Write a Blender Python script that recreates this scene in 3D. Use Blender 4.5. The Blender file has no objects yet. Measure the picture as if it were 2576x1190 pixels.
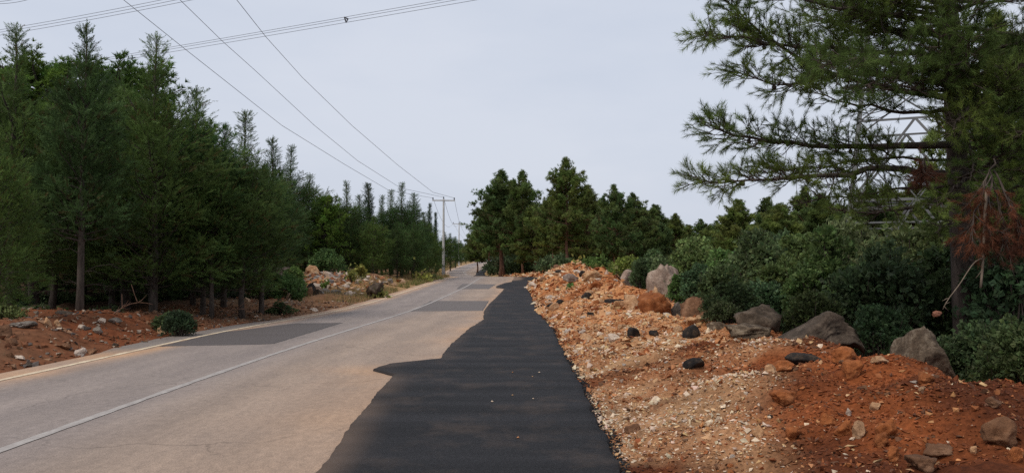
import bpy, bmesh, math, random
import numpy as np
from mathutils import Vector
S = bpy.context.scene
COL = S.collection
R = math.radians
# ------------------------------------------------------------------ camera, sky, sun, exposure
F, CX, CY, CAMZ = 1931.0, 1288.0, 595.0, 1.6
PITCH = math.atan(85 / F)
cd = bpy.data.cameras.new('camera')
cam = bpy.data.objects.new('camera', cd)
COL.objects.link(cam)
cam.location = (0, 0, CAMZ)
cam.rotation_euler = (math.pi / 2 + PITCH, 0, 0)
cd.sensor_width = 36
cd.lens = 36 * F / 2576
cd.clip_start = 0.1
cd.clip_end = 4000
S.camera = cam

SUN_EL, SUN_AZ = R(52), R(-132)          # azimuth measured from +Y towards +X
w = bpy.data.worlds.new('World')
S.world = w
w.use_nodes = True
nt = w.node_tree
bg = nt.nodes['Background']
sky = nt.nodes.new('ShaderNodeTexSky')
sky.sky_type = 'NISHITA'
sky.sun_disc = False
sky.sun_elevation = SUN_EL
sky.sun_rotation = SUN_AZ
sky.dust_density = 6
sky.air_density = 1.2
mx = nt.nodes.new('ShaderNodeMix')
mx.data_type = 'RGBA'
mx.inputs[0].default_value = 0.9
nt.links.new(sky.outputs[0], mx.inputs[6])
cn = nt.nodes.new('ShaderNodeTexNoise')                 # soft unevenness of the cloud sheet
cn.inputs['Scale'].default_value = 1.6
cn.inputs['Detail'].default_value = 5
cn.inputs['Roughness'].default_value = .55
ctc = nt.nodes.new('ShaderNodeTexCoord')
cmp_ = nt.nodes.new('ShaderNodeMapping')
cmp_.inputs['Scale'].default_value = (1, 1, 3.2)
nt.links.new(ctc.outputs['Generated'], cmp_.inputs[0])
nt.links.new(cmp_.outputs[0], cn.inputs['Vector'])
cr_ = nt.nodes.new('ShaderNodeValToRGB')
cr_.color_ramp.elements[0].position = .33
cr_.color_ramp.elements[0].color = (4.85, 5.35, 6.35, 1)
cr_.color_ramp.elements[1].position = .67
cr_.color_ramp.elements[1].color = (5.75, 6.1, 6.9, 1)
nt.links.new(cn.outputs['Fac'], cr_.inputs[0])
nt.links.new(cr_.outputs[0], mx.inputs[7])
nt.links.new(mx.outputs[2], bg.inputs[0])
bg.inputs[1].default_value = 0.1
sd = bpy.data.lights.new('sun', 'SUN')
sd.energy = 1.75
sd.angle = R(25)
sd.color = (1.0, 0.94, 0.86)
sun = bpy.data.objects.new('sun', sd)
COL.objects.link(sun)
sdir = Vector((math.sin(SUN_AZ) * math.cos(SUN_EL), math.cos(SUN_AZ) * math.cos(SUN_EL), math.sin(SUN_EL)))
sun.rotation_euler = sdir.to_track_quat('Z', 'Y').to_euler()
sun.location = (0, 0, 40)
S.view_settings.view_transform = 'Standard'
S.view_settings.look = 'None'
S.view_settings.gamma = 1
S.view_settings.exposure = 0.3
S.view_settings.use_curve_mapping = False
S.cycles.use_denoising = False
S.cycles.use_adaptive_sampling = False
S.cycles.sample_clamp_indirect = 4
S.cycles.max_bounces = 6
S.cycles.diffuse_bounces = 4
S.cycles.glossy_bounces = 2
S.cycles.transmission_bounces = 4

# ------------------------------------------------------------------ numeric helpers
rng = np.random.default_rng(7)


def ray(u, v):
    t = (CY - v) / F
    y = math.cos(PITCH) - t * math.sin(PITCH)
    return (u - CX) / F / y, (math.sin(PITCH) + t * math.cos(PITCH)) / y


def pt(u, v, d):
    a, b = ray(u, v)
    return np.array((a * d, d, CAMZ + b * d))


def sst(t):
    t = np.clip(t, 0, 1)
    return t * t * (3 - 2 * t)


def _h(ix, iy, iz, s):
    n = (ix.astype(np.int64) * 374761393 + iy.astype(np.int64) * 668265263 + iz.astype(np.int64) * 2147483647 + s * 974711) & 0xFFFFFFFF
    n = ((n ^ (n >> 13)) * 1274126177) & 0xFFFFFFFF
    n = ((n ^ (n >> 16)) * 2246822519) & 0xFFFFFFFF
    return ((n ^ (n >> 15)) & 0xFFFF) / 32767.5 - 1


def noise2(x, y, s=0):
    x, y = np.broadcast_arrays(np.asarray(x, float), np.asarray(y, float))
    ix, iy = np.floor(x), np.floor(y)
    fx, fy = x - ix, y - iy
    fx, fy = fx * fx * (3 - 2 * fx), fy * fy * (3 - 2 * fy)
    z = np.zeros_like(ix)
    a, b = _h(ix, iy, z, s), _h(ix + 1, iy, z, s)
    c, d = _h(ix, iy + 1, z, s), _h(ix + 1, iy + 1, z, s)
    return (a * (1 - fx) + b * fx) * (1 - fy) + (c * (1 - fx) + d * fx) * fy


def noise3(p, s=0):
    i = np.floor(p)
    f = p - i
    f = f * f * (3 - 2 * f)
    out = 0
    for dx in (0, 1):
        for dy in (0, 1):
            for dz in (0, 1):
                wgt = (f[:, 0] if dx else 1 - f[:, 0]) * (f[:, 1] if dy else 1 - f[:, 1]) * (f[:, 2] if dz else 1 - f[:, 2])
                out = out + wgt * _h(i[:, 0] + dx, i[:, 1] + dy, i[:, 2] + dz, s)
    return out


def fbm2(x, y, sc, o=3, s=0):
    t, a = 0, 1
    for k in range(o):
        t = t + a * noise2(x / sc + 17 * k, y / sc - 9 * k, s + k)
        a, sc = a * 0.5, sc * 0.5
    return t


# ------------------------------------------------------------------ lie of the land
_ty = np.arange(-80, 1300, 0.5)
_tz = np.interp(_ty, [-80, 30, 44, 54, 70, 80, 90, 105, 120, 135, 175, 240, 300, 400, 600, 1300],
                [0, 0, .25, .58, .86, .90, .86, .74, .95, 1.32, 2.54, 3.7, 4.7, 6.36, 7.2, 8])
_k = np.exp(-0.5 * (np.arange(-16, 17) / 6.0) ** 2)
_tz = np.convolve(np.pad(_tz, 16, mode='edge'), _k / _k.sum(), mode='valid')


def prof(y):
    return np.interp(y, _ty, _tz)


_ds = np.exp(np.linspace(math.log(3.5), math.log(600), 6000))


def hit(u, v, zf=None, dmin=3.5):
    """first point of the ground under the sight line through a picture point"""
    a, b = ray(u, v)
    d = _ds[_ds >= dmin]
    zg = prof(d) if zf is None else zf(a * d, d)
    under = np.nonzero(CAMZ + b * d <= zg)[0]
    i = under[0] if len(under) else len(d) - 1
    return np.array((a * d[i], d[i], float(zg[i])))


def edge(pts, extra):
    q = [hit(u, v)[:2] for u, v in pts]
    q = [(y, x) for x, y in q] + list(extra)
    q.sort()
    return np.array([a for a, _ in q]), np.array([b for _, b in q])


XL = edge([(0, 957), (48, 947), (379, 875), (442, 858), (555, 833), (640, 818), (718, 807), (820, 788), (923, 765), (1008, 737), (1073, 717)],
          [(-80, -7.4), (70, -6.0), (80, -6.05), (90, -6.7), (100, -7.9), (110, -9.3), (135, -11.6), (175, -11.8), (240, -13), (300, -14), (400, -17.3), (600, -30), (1300, -120)])
XC = edge([(0, 1137), (350, 1005), (757, 867), (1094, 758), (1120, 745), (1182, 717)],
          [(-80, -4.5), (70, -3.0), (80, -3.05), (90, -3.7), (100, -4.9), (110, -6.3), (135, -8.6), (175, -8.8), (240, -10), (300, -11), (400, -14.3), (600, -27), (1300, -117)])
XR = edge([(1548, 1189), (1526, 1099), (1493, 1048), (1463, 978), (1427, 912), (1390, 831), (1346, 780), (1342, 764), (1333, 737), (1321, 723)],
          [(-80, .8), (64, 2.1), (72, 2.5), (80, 2.1), (90, .2), (100, -2), (112, -4.0), (128, -4.7), (168, -5.1), (240, -7), (300, -8), (400, -11.3), (600, -24), (1300, -114)])


def smooth_edge(E, sig):
    ys = np.arange(-80, 1300, 0.25)
    xs = np.interp(ys, *E)
    n = int(sig * 12)
    k = np.exp(-0.5 * (np.arange(-n, n + 1) / (sig * 4)) ** 2)
    return ys, np.convolve(np.pad(xs, n, mode='edge'), k / k.sum(), mode='valid')


XLs, XCs = smooth_edge(XL, 3.0), smooth_edge(XC, 3.0)
XRs = smooth_edge(XR, 1.0)


def xl(y): return np.interp(y, *XLs)
def xc(y): return np.interp(y, *XCs)
def xr(y): return np.interp(y, *XRs)


HB = ([3, 6, 8.3, 9.6, 12, 14, 16, 19, 21.5, 24, 27, 30, 36, 51, 62, 72, 84, 92, 100], [.58, .62, .69, .63, .59, .46, .53, .46, .50, .82, .9, 1.1, 1.34, 1.4, 1.36, 1.0, .6, .3, .2])


def ridge(y):
    return 3.0 + 0.35 * np.sin(np.asarray(y) * 0.55) * (np.asarray(y) < 60)


def Zg(x, y):
    x, y = np.broadcast_arrays(np.asarray(x, float), np.asarray(y, float))
    p = prof(y)
    z = p - 0.06
    sl, sr = (xl(y) - 0.5) - x, x - xr(y)
    lh = np.interp(y, [0, 19, 24, 32, 60, 90, 112, 135, 175, 240], [.5, .5, .16, .12, .15, .1, .9, 1.3, .8, .7])
    lw = np.interp(y, [0, 100, 130], [2.4, 2.6, 6])
    left = 0.05 * sst(sl / 0.25) + lh * sst(sl / lw) + np.clip(sl - 2, 0, 60) * 0.02 \
        + sst(sl / 1.2) * (0.14 * fbm2(x, y, 1.3, 3, 3) + 0.045 * fbm2(x, y, 0.4, 2, 8))
    pile = 0.62 * np.exp(-((x + 12.3) / 4.2) ** 2 - ((y - 50) / 5) ** 2)
    left = left + pile * sst(sl / 2.5) * (1 + 0.3 * noise2(x / 1.1, y / 1.1, 5))
    h = np.interp(y, *HB)
    r = ridge(y)
    t = np.clip(sr / r, 0, 1)
    fall = sst((sr - r - 0.15) / 2.4)
    lump = np.interp(y, [0, 20, 40, 90, 100], [.09, .11, .2, .2, .08])
    n = lump * fbm2(x, y, 1.1, 3, 11) + 0.07 * noise2(x / .36, y / .36, 15) + 0.035 * np.abs(noise2(x / .17, y / .17, 16)) + 0.018 * noise2(x / .09, y / .09, 18)
    right = 0.03 + h * (0.6 * t ** .75 + 0.4 * sst(t)) * (1 - fall) - 0.45 * fall + sst(sr / 0.7) * n * (1 - 0.6 * fall)
    return z + np.where(sl > 0, left, 0) + np.where(sr > 0, right, 0)


def zat(x, y):
    return float(Zg(x, y))


# ------------------------------------------------------------------ object helpers
def tag(o, label=None, cat=None, group=None, kind=None):
    if label: o['label'] = label
    if cat: o['category'] = cat
    if group: o['group'] = group
    if kind: o['kind'] = kind
    return o


def mesh_data(name, V, Fc, mat, col=None, smooth=False):
    V = np.asarray(V, np.float32)
    Fc = np.asarray(Fc, np.int32)
    me = bpy.data.meshes.new(name)
    me.vertices.add(len(V))
    me.vertices.foreach_set('co', V.ravel())
    m, k = Fc.shape
    me.loops.add(m * k)
    me.loops.foreach_set('vertex_index', Fc.ravel())
    me.polygons.add(m)
    me.polygons.foreach_set('loop_start', np.arange(0, m * k, k, dtype=np.int32))
    me.polygons.foreach_set('use_smooth', np.full(m, smooth))
    me.update(calc_edges=True)
    if col is not None:
        a = me.attributes.new('col', 'FLOAT_COLOR', 'POINT')
        c = np.ones((len(V), 4), np.float32)
        c[:, :3] = col
        a.data.foreach_set('color', c.ravel())
    me.materials.append(mat)
    return me


def obj(name, me, parent=None, loc=None):
    o = bpy.data.objects.new(name, me)
    COL.objects.link(o)
    if parent: o.parent = parent
    if loc is not None: o.location = [float(c) for c in loc]
    return o


def empty(name, loc, rz=0, sc=1):
    o = bpy.data.objects.new(name, None)
    o.empty_display_size = 0.3
    COL.objects.link(o)
    o.location = [float(c) for c in loc]
    o.rotation_euler = (0, 0, rz)
    o.scale = (sc, sc, sc) if np.isscalar(sc) else sc
    return o


class Acc:
    def __init__(s):
        s.V, s.F, s.C, s.n = [], [], [], 0

    def add(s, V, Fc, col=None):
        s.V.append(V)
        s.F.append(np.asarray(Fc) + s.n)
        s.n += len(V)
        s.C.append(np.broadcast_to(np.asarray(col if col is not None else (1, 1, 1), float), (len(V), 3)))

    def data(s, name, mat, smooth=False):
        return mesh_data(name, np.concatenate(s.V), np.concatenate(s.F), mat, np.concatenate(s.C), smooth)


def nrm(v):
    v = np.asarray(v, float)
    return v / (np.linalg.norm(v, axis=-1, keepdims=True) + 1e-9)


def tube(P, rad, n=5, cap=True):
    P = np.asarray(P, float)
    m = len(P)
    rad = np.broadcast_to(np.asarray(rad, float), (m,))
    T = nrm(np.gradient(P, axis=0))
    ref = np.array((0, 0, 1.0)) if abs(T[0, 2]) < 0.9 else np.array((1.0, 0, 0))
    A = nrm(np.cross(T, ref))
    B = np.cross(T, A)
    an = np.arange(n) / n * 2 * math.pi
    V = (P[:, None] + rad[:, None, None] * (np.cos(an)[None, :, None] * A[:, None] + np.sin(an)[None, :, None] * B[:, None])).reshape(-1, 3)
    f = []
    for i in range(m - 1):
        for j in range(n):
            a, b = i * n + j, i * n + (j + 1) % n
            f += [(a, b, b + n), (a, b + n, a + n)]
    if cap:
        V = np.vstack([V, P[0], P[-1]])
        for j in range(n):
            f += [((j + 1) % n, j, m * n), ((m - 1) * n + j, (m - 1) * n + (j + 1) % n, m * n + 1)]
    return V, np.array(f)


BOXF = np.array([(0, 2, 1), (0, 3, 2), (4, 5, 6), (4, 6, 7), (0, 1, 5), (0, 5, 4), (1, 2, 6), (1, 6, 5), (2, 3, 7), (2, 7, 6), (3, 0, 4), (3, 4, 7)])


def beam(p, q, a, b=None):
    b = b or a
    p, q = np.asarray(p, float), np.asarray(q, float)
    t = nrm(q - p)
    ref = np.array((0, 0, 1.0)) if abs(t[2]) < 0.9 else np.array((0, 1.0, 0))
    A = nrm(np.cross(t, ref)) * a / 2
    B = nrm(np.cross(t, A)) * b / 2
    return np.array([p - A - B, p + A - B, p + A + B, p - A + B, q - A - B, q + A - B, q + A + B, q - A + B]), BOXF


def frames(D, rg, roll=None):
    D = nrm(D)
    k = len(D)
    rr = nrm(rg.normal(size=(k, 3)))
    A = nrm(np.cross(D, rr))
    B = np.cross(D, A)
    return np.stack([D, A, B], axis=2)


def scatter(tv, tf, M, T, sz):
    k = len(T)
    V = np.einsum('kij,nj->kni', M * sz[:, None, None], tv) + T[:, None]
    Fc = tf[None] + (np.arange(k) * len(tv))[:, None, None]
    return V.reshape(-1, 3), Fc.reshape(-1, 3)


def ico(sub):
    bm = bmesh.new()
    bmesh.ops.create_icosphere(bm, subdivisions=sub, radius=1)
    V = np.array([v.co[:] for v in bm.verts])
    Fc = np.array([[v.index for v in f.verts] for f in bm.faces])
    bm.free()
    return nrm(V), Fc


ICO = {k: ico(k) for k in (1, 2, 3, 4, 5)}


def rock_shape(sub, rg, planes=12, rough=0.06, lo=0.55, flat=None):
    D, Fc = ICO[sub]
    N = nrm(rg.normal(size=(planes, 3)))
    if flat:
        N = np.vstack([N, nrm(np.array([(0.1, 0, 1), (0, .1, -1)]))])
    d = rg.uniform(lo, 1.0, len(N))
    dots = np.maximum(D @ N.T, 1e-3)
    r = np.minimum((d[None] / dots).min(1), 1.12)
    V = D * r[:, None]
    if rough:
        s = int(rg.integers(1, 9999))
        V = V + D * (rough * (1.2 * noise3(V * 2.2 + 5, s) - .9 * np.abs(noise3(V * 4 + 9, s + 1)) + .55 * noise3(V * 9, s + 2) - .5 * np.abs(noise3(V * 18, s + 3)) + .3 * noise3(V * 34, s + 4)))[:, None]
    return V, Fc


# ------------------------------------------------------------------ materials
def new_mat(name):
    m = bpy.data.materials.new(name)
    m.use_nodes = True
    n = m.node_tree.nodes
    return m, n, m.node_tree.links, n['Principled BSDF']


def nz(n, l, scale, detail=4, rough=.6, coord='Object', stretch=None):
    tc = n.new('ShaderNodeTexCoord')
    t = n.new('ShaderNodeTexNoise')
    t.inputs['Scale'].default_value = scale
    t.inputs['Detail'].default_value = detail
    t.inputs['Roughness'].default_value = rough
    if stretch:
        mp = n.new('ShaderNodeMapping')
        mp.inputs['Scale'].default_value = stretch
        l.new(tc.outputs[coord], mp.inputs[0])
        l.new(mp.outputs[0], t.inputs['Vector'])
    else:
        l.new(tc.outputs[coord], t.inputs['Vector'])
    return t.outputs['Fac']


def ramp(n, l, fac, stops):
    r = n.new('ShaderNodeValToRGB')
    e = r.color_ramp.elements
    while len(e) < len(stops): e.new(0.5)
    for el, (p, c) in zip(e, stops):
        el.position = p
        el.color = (*c, 1) if len(c) == 3 else c
    l.new(fac, r.inputs[0])
    return r.outputs[0]


def mixc(n, l, fac, a, b, mode='MIX'):
    m = n.new('ShaderNodeMix')
    m.data_type = 'RGBA'
    m.blend_type = mode
    for i, v in ((0, fac), (6, a), (7, b)):
        if isinstance(v, (int, float)): m.inputs[i].default_value = v
        elif isinstance(v, tuple): m.inputs[i].default_value = (*v, 1)
        else: l.new(v, m.inputs[i])
    return m.outputs[2]


def attr(n, name='col'):
    a = n.new('ShaderNodeAttribute')
    a.attribute_name = name
    return a


def bump(n, l, h, p, strength=.5, dist=.02):
    b = n.new('ShaderNodeBump')
    b.inputs['Strength'].default_value = strength
    b.inputs['Distance'].default_value = dist
    l.new(h, b.inputs['Height'])
    l.new(b.outputs[0], p.inputs['Normal'])


def mat_attr(name, rough=.85, lo=.65, hi=1.3, sc=18, bmp=.4, spec=.3):
    """own colour stored on the mesh, broken up by grain"""
    m, n, l, p = new_mat(name)
    g = ramp(n, l, nz(n, l, sc, 6, .7), [(.3, (lo,) * 3), (.7, (hi,) * 3)])
    l.new(mixc(n, l, 1.0, attr(n).outputs['Color'], g, 'MULTIPLY'), p.inputs['Base Color'])
    p.inputs['Roughness'].default_value = rough
    p.inputs['Specular IOR Level'].default_value = spec
    if bmp: bump(n, l, nz(n, l, sc * 1.7, 6, .7), p, bmp, .03)
    return m


def mat_rock(name, a, b, c, sc=3.0):
    m, n, l, p = new_mat(name)
    x = ramp(n, l, nz(n, l, sc, 8, .68), [(.3, a), (.5, b), (.68, c)])
    y = ramp(n, l, nz(n, l, sc * 6, 6, .75), [(.3, (.6,) * 3), (.7, (1.25,) * 3)])
    oi = n.new('ShaderNodeObjectInfo')
    z = ramp(n, l, oi.outputs['Random'], [(0, (.8, .8, .82)), (1, (1.12, 1.08, 1.02))])
    l.new(mixc(n, l, 1., mixc(n, l, 1., x, y, 'MULTIPLY'), z, 'MULTIPLY'), p.inputs['Base Color'])
    p.inputs['Roughness'].default_value = .9
    p.inputs['Specular IOR Level'].default_value = .2
    bump(n, l, nz(n, l, sc * 5, 8, .75), p, .7, .05)
    return m


def mat_leaf(name, trans=.3, tint=(1, 1, 1)):
    m, n, l, p = new_mat(name)
    oi = n.new('ShaderNodeObjectInfo')
    tn = ramp(n, l, oi.outputs['Random'], [(0, (.78, .80, .85)), (.35, (.95, 1.0, 1.05)), (.65, (1.12, 1.02, .9)), (1, (1.25, 1.2, 1.05))])
    c = mixc(n, l, 1., attr(n).outputs['Color'], tn, 'MULTIPLY')
    l.new(c, p.inputs['Base Color'])
    p.inputs['Roughness'].default_value = .55
    p.inputs['Specular IOR Level'].default_value = .12
    t = n.new('ShaderNodeBsdfTranslucent')
    l.new(c, t.inputs[0])
    ms = n.new('ShaderNodeMixShader')
    ms.inputs[0].default_value = trans
    l.new(p.outputs[0], ms.inputs[1])
    l.new(t.outputs[0], ms.inputs[2])
    l.new(ms.outputs[0], n['Material Output'].inputs[0])
    return m


def mat_bark(name, a, b):
    m, n, l, p = new_mat(name)
    f = nz(n, l, 9, 6, .7, stretch=(1, 1, .22))
    l.new(ramp(n, l, f, [(.35, a), (.65, b)]), p.inputs['Base Color'])
    p.inputs['Roughness'].default_value = .95
    p.inputs['Specular IOR Level'].default_value = .1
    bump(n, l, f, p, .8, .03)
    return m


def mat_plain(name, c, rough=.6, metal=0, var=.15, sc=6):
    m, n, l, p = new_mat(name)
    g = ramp(n, l, nz(n, l, sc, 5, .65), [(.3, (1 - var,) * 3), (.7, (1 + var,) * 3)])
    l.new(mixc(n, l, 1., c, g, 'MULTIPLY'), p.inputs['Base Color'])
    p.inputs['Roughness'].default_value = rough
    p.inputs['Metallic'].default_value = metal
    return m


M_soil = mat_attr('red_soil', .95, .5, 1.4, 22, .8, .1)
M_ground = mat_attr('forest_soil', .95, .55, 1.35, 5, .5, .1)
M_rubble = mat_attr('rubble_stone', .9, .75, 1.2, 30, .3, .2)
M_grey = mat_rock('grey_limestone', (.085, .072, .06), (.18, .155, .13), (.31, .27, .235))
M_dark = mat_rock('dark_boulder', (.032, .024, .017), (.082, .061, .045), (.17, .13, .097), 3.8)
M_mott = mat_rock('mottled_boulder', (.05, .036, .024), (.13, .092, .06), (.34, .27, .19), 6)
M_tan = mat_rock('tan_limestone', (.30, .15, .07), (.48, .28, .15), (.62, .44, .28), 3.0)
M_rust = mat_rock('rust_stained_stone', (.17, .05, .017), (.33, .11, .035), (.45, .19, .08), 3.0)
M_brown = mat_rock('earthy_brown_stone', (.09, .045, .025), (.19, .095, .05), (.30, .17, .10), 3.0)
M_pale = mat_rock('pale_limestone', (.38, .29, .22), (.58, .47, .38), (.72, .63, .53), 3.0)
M_pink = mat_rock('pinkish_boulder', (.13, .085, .065), (.27, .20, .16), (.43, .35, .29), 3.2)
M_tar = mat_rock('broken_asphalt', (.010, .009, .009), (.028, .024, .022), (.10, .065, .04), 9.0)
M_cyp = mat_leaf('cypress_foliage', .35)
M_pine = mat_leaf('pine_needles', .35)
M_oak = mat_leaf('oak_leaves', .35)
M_grass = mat_leaf('grass_blades', .35)
M_barkc = mat_bark('cypress_bark', (.045, .036, .03), (.125, .10, .082))
M_barkp = mat_bark('pine_bark', (.09, .05, .035), (.27, .15, .10))
M_barkh = mat_bark('dark_pine_bark', (.035, .028, .024), (.11, .085, .07))
M_deadwood = mat_bark('dead_wood', (.10, .075, .055), (.23, .18, .135))
M_conc = mat_plain('pole_concrete', (.48, .47, .45), .85, 0, .2, 3)
M_steel = mat_plain('galvanised_steel', (.13, .13, .13), .7, .1, .25, 1.5)
M_black = mat_plain('black_insulator', (.012, .012, .014), .35)
M_wire = mat_plain('wire_metal', (.14, .14, .15), .5, .3)
M_cone = mat_plain('pine_cone_scales', (.028, .018, .012), .8, 0, .4, 60)

# ------------------------------------------------------------------ the ground sheet
def spaced(a, b, first, grow, most):
    out, st = [a], first
    while out[-1] < b:
        out.append(out[-1] + st)
        st = min(st * grow, most)
    return np.array(out)


xs = np.concatenate([-spaced(16, 900, .5, 1.12, 60)[::-1], np.arange(-15.6, -6.0, .16), np.arange(-6, 3, .75), np.arange(3, 14, .5), spaced(14, 900, .6, 1.12, 60)])
ys = np.concatenate([np.arange(-60, 2, 4), np.arange(3, 9, .5), np.arange(9, 34, .16), np.arange(34, 70, .3), np.arange(70, 140, .8), spaced(140, 1250, 1.5, 1.06, 50)])
gx, gy = np.meshgrid(np.unique(xs), np.unique(ys))
nx, ny = gx.shape[1], gx.shape[0]
gz = Zg(gx, gy)
sr = gx - xr(gy)
inb = (sr > -1.5) & (sr < 7.0) & (gy < 101) & (gy > 2.5)
gz = np.where(inb, gz - 0.12 - .25 * sst((sr + 1) / 2) * sst((7.0 - sr) / 1.5), gz)
sl = xl(gy) - .5 - gx
gz = np.where((sl < 0) & (sr < 0), gz - .05, gz)


def grid_faces(ny, nx):
    a = (np.arange(ny - 1)[:, None] * nx + np.arange(nx - 1)[None]).ravel()
    return np.stack([a, a + 1, a + nx + 1, a + nx], 1)


red, brown, straw, dark = np.array((.165, .052, .021)), np.array((.15, .075, .040)), np.array((.33, .22, .10)), np.array((.040, .026, .018))
t1 = np.clip(.5 + .9 * fbm2(gx, gy, 2.2, 4, 31), 0, 1)[..., None]
gc = red * t1 + brown * (1 - t1)
far = sst((gy - 22) / 8)[..., None]
t2 = np.clip(.45 + .8 * fbm2(gx, gy, 3.0, 3, 37), 0, 1)[..., None]
gc = gc * (1 - far) + (np.array((.24, .115, .055)) * t2 + np.array((.17, .10, .055)) * (1 - t2)) * far
verge = (sst((gy - 38) / 8) * sst((5 - sl) / 3))[..., None] * .75
heap = np.exp(-((gx + 12.3) / 4.0) ** 2 - ((gy - 49) / 6) ** 2)[..., None]
gc = gc * (1 - verge) + straw * verge
gc = gc * (1 - .85 * heap) + np.array((.34, .135, .055)) * .85 * heap
deep = (np.maximum(sst((sl - 4.5) / 3) * (gy < 38), sst((sl - 9) / 6)))[..., None] * .8       # ground darker farther in among the trees
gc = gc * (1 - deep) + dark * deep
rt = sst((sr - 5) / 3)[..., None]
gc = gc * (1 - rt) + np.array((.07, .05, .03)) * rt
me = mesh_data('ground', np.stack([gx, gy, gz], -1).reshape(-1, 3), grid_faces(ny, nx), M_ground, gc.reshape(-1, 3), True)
tag(obj('ground', me), kind='structure')

# ------------------------------------------------------------------ the rubble bank along the new asphalt
bs = np.concatenate([np.arange(-.35, 4.2, .055), np.arange(4.2, 7.3, .2)])
by = np.concatenate([np.arange(2.6, 14, .055), np.arange(14, 26, .09), np.arange(26, 50, .16), np.arange(50, 101, .3)])
SS, YY = np.meshgrid(bs, by)
XX = SS + xr(YY)
ZZ = Zg(XX, YY) - .30 * sst((SS - 6.2) / .8) - .05 * (SS < 0)


def pale_mask(x, y):
    s = x - xr(y)
    lim = np.interp(y, [5, 7, 9, 12, 16, 24, 30, 100], [.8, 1.3, 2.7, 3.1, 2.9, 2.6, 2.6, 2.8])
    return np.clip(sst((lim - s) / .9 + .5) * (.66 + .75 * fbm2(x, y, 1.0, 3, 51)), 0, 1) * np.interp(y, [12, 22], [1, .75])


def soil_col(x, y):
    p = pale_mask(x, y)[..., None]
    t = np.clip(.5 + .8 * fbm2(x, y, .9, 4, 41), 0, 1)[..., None]
    f = sst((y - 9) / 12)[..., None]  # nearest soil: its own deeper red, plus the pine's shade darkened into the colour
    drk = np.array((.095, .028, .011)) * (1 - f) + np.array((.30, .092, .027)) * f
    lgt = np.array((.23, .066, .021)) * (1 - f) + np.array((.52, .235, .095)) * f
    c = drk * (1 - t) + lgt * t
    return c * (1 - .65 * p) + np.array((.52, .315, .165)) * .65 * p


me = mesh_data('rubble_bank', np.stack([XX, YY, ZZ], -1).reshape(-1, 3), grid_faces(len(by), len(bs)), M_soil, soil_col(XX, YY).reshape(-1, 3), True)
tag(obj('rubble_bank', me), kind='structure')

# ------------------------------------------------------------------ road, patches, lines
m, n, l, p = new_mat('worn_road')
a = attr(n)
spk = ramp(n, l, nz(n, l, 70, 3, .8), [(.25, (.5,) * 3), (.5, (1, 1, 1)), (.75, (1.5,) * 3)])
med = ramp(n, l, nz(n, l, 1.3, 6, .65, stretch=(1.6, .35, 1)), [(.3, (.84, .84, .85)), (.7, (1.13, 1.12, 1.1))])
crs = ramp(n, l, nz(n, l, 13, 5, .75, stretch=(1, .6, 1)), [(.3, (.80,) * 3), (.7, (1.2,) * 3)])
big = ramp(n, l, nz(n, l, .22, 3, .5), [(.3, (.92, .92, .93)), (.7, (1.07, 1.06, 1.04))])
pits = ramp(n, l, nz(n, l, 26, 4, .7, stretch=(1, .5, 1)), [(.27, (.5, .5, .5)), (.34, (1, 1, 1))])
c = a.outputs['Color']
vo = n.new('ShaderNodeTexVoronoi')
vo.feature = 'DISTANCE_TO_EDGE'
vo.inputs['Scale'].default_value = .33
tcx = n.new('ShaderNodeTexCoord')
nzv = n.new('ShaderNodeTexNoise')
nzv.inputs['Scale'].default_value = 1.4
nzv.inputs['Detail'].default_value = 6
l.new(tcx.outputs['Object'], nzv.inputs['Vector'])
vm = n.new('ShaderNodeVectorMath')
vm.operation = 'MULTIPLY_ADD'
vm.inputs[1].default_value = (1.1, 1.1, 0)
l.new(nzv.outputs['Color'], vm.inputs[0])
l.new(tcx.outputs['Object'], vm.inputs[2])
l.new(vm.outputs[0], vo.inputs['Vector'])
ck = ramp(n, l, vo.outputs['Distance'], [(.0, (.62,) * 3), (.006, (1, 1, 1))])
ckm = ramp(n, l, nz(n, l, .35, 3, .6), [(.48, (0, 0, 0)), (.6, (1, 1, 1))])
ck = mixc(n, l, ckm, (1., 1., 1.), ck)
for q in (spk, crs, med, big, pits, ck): c = mixc(n, l, 1., c, q, 'MULTIPLY')
l.new(c, p.inputs['Base Color'])
p.inputs['Roughness'].default_value = .8
p.inputs['Specular IOR Level'].default_value = .35
bump(n, l, nz(n, l, 60, 3, .8), p, .5, .01)
M_road = m


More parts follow.
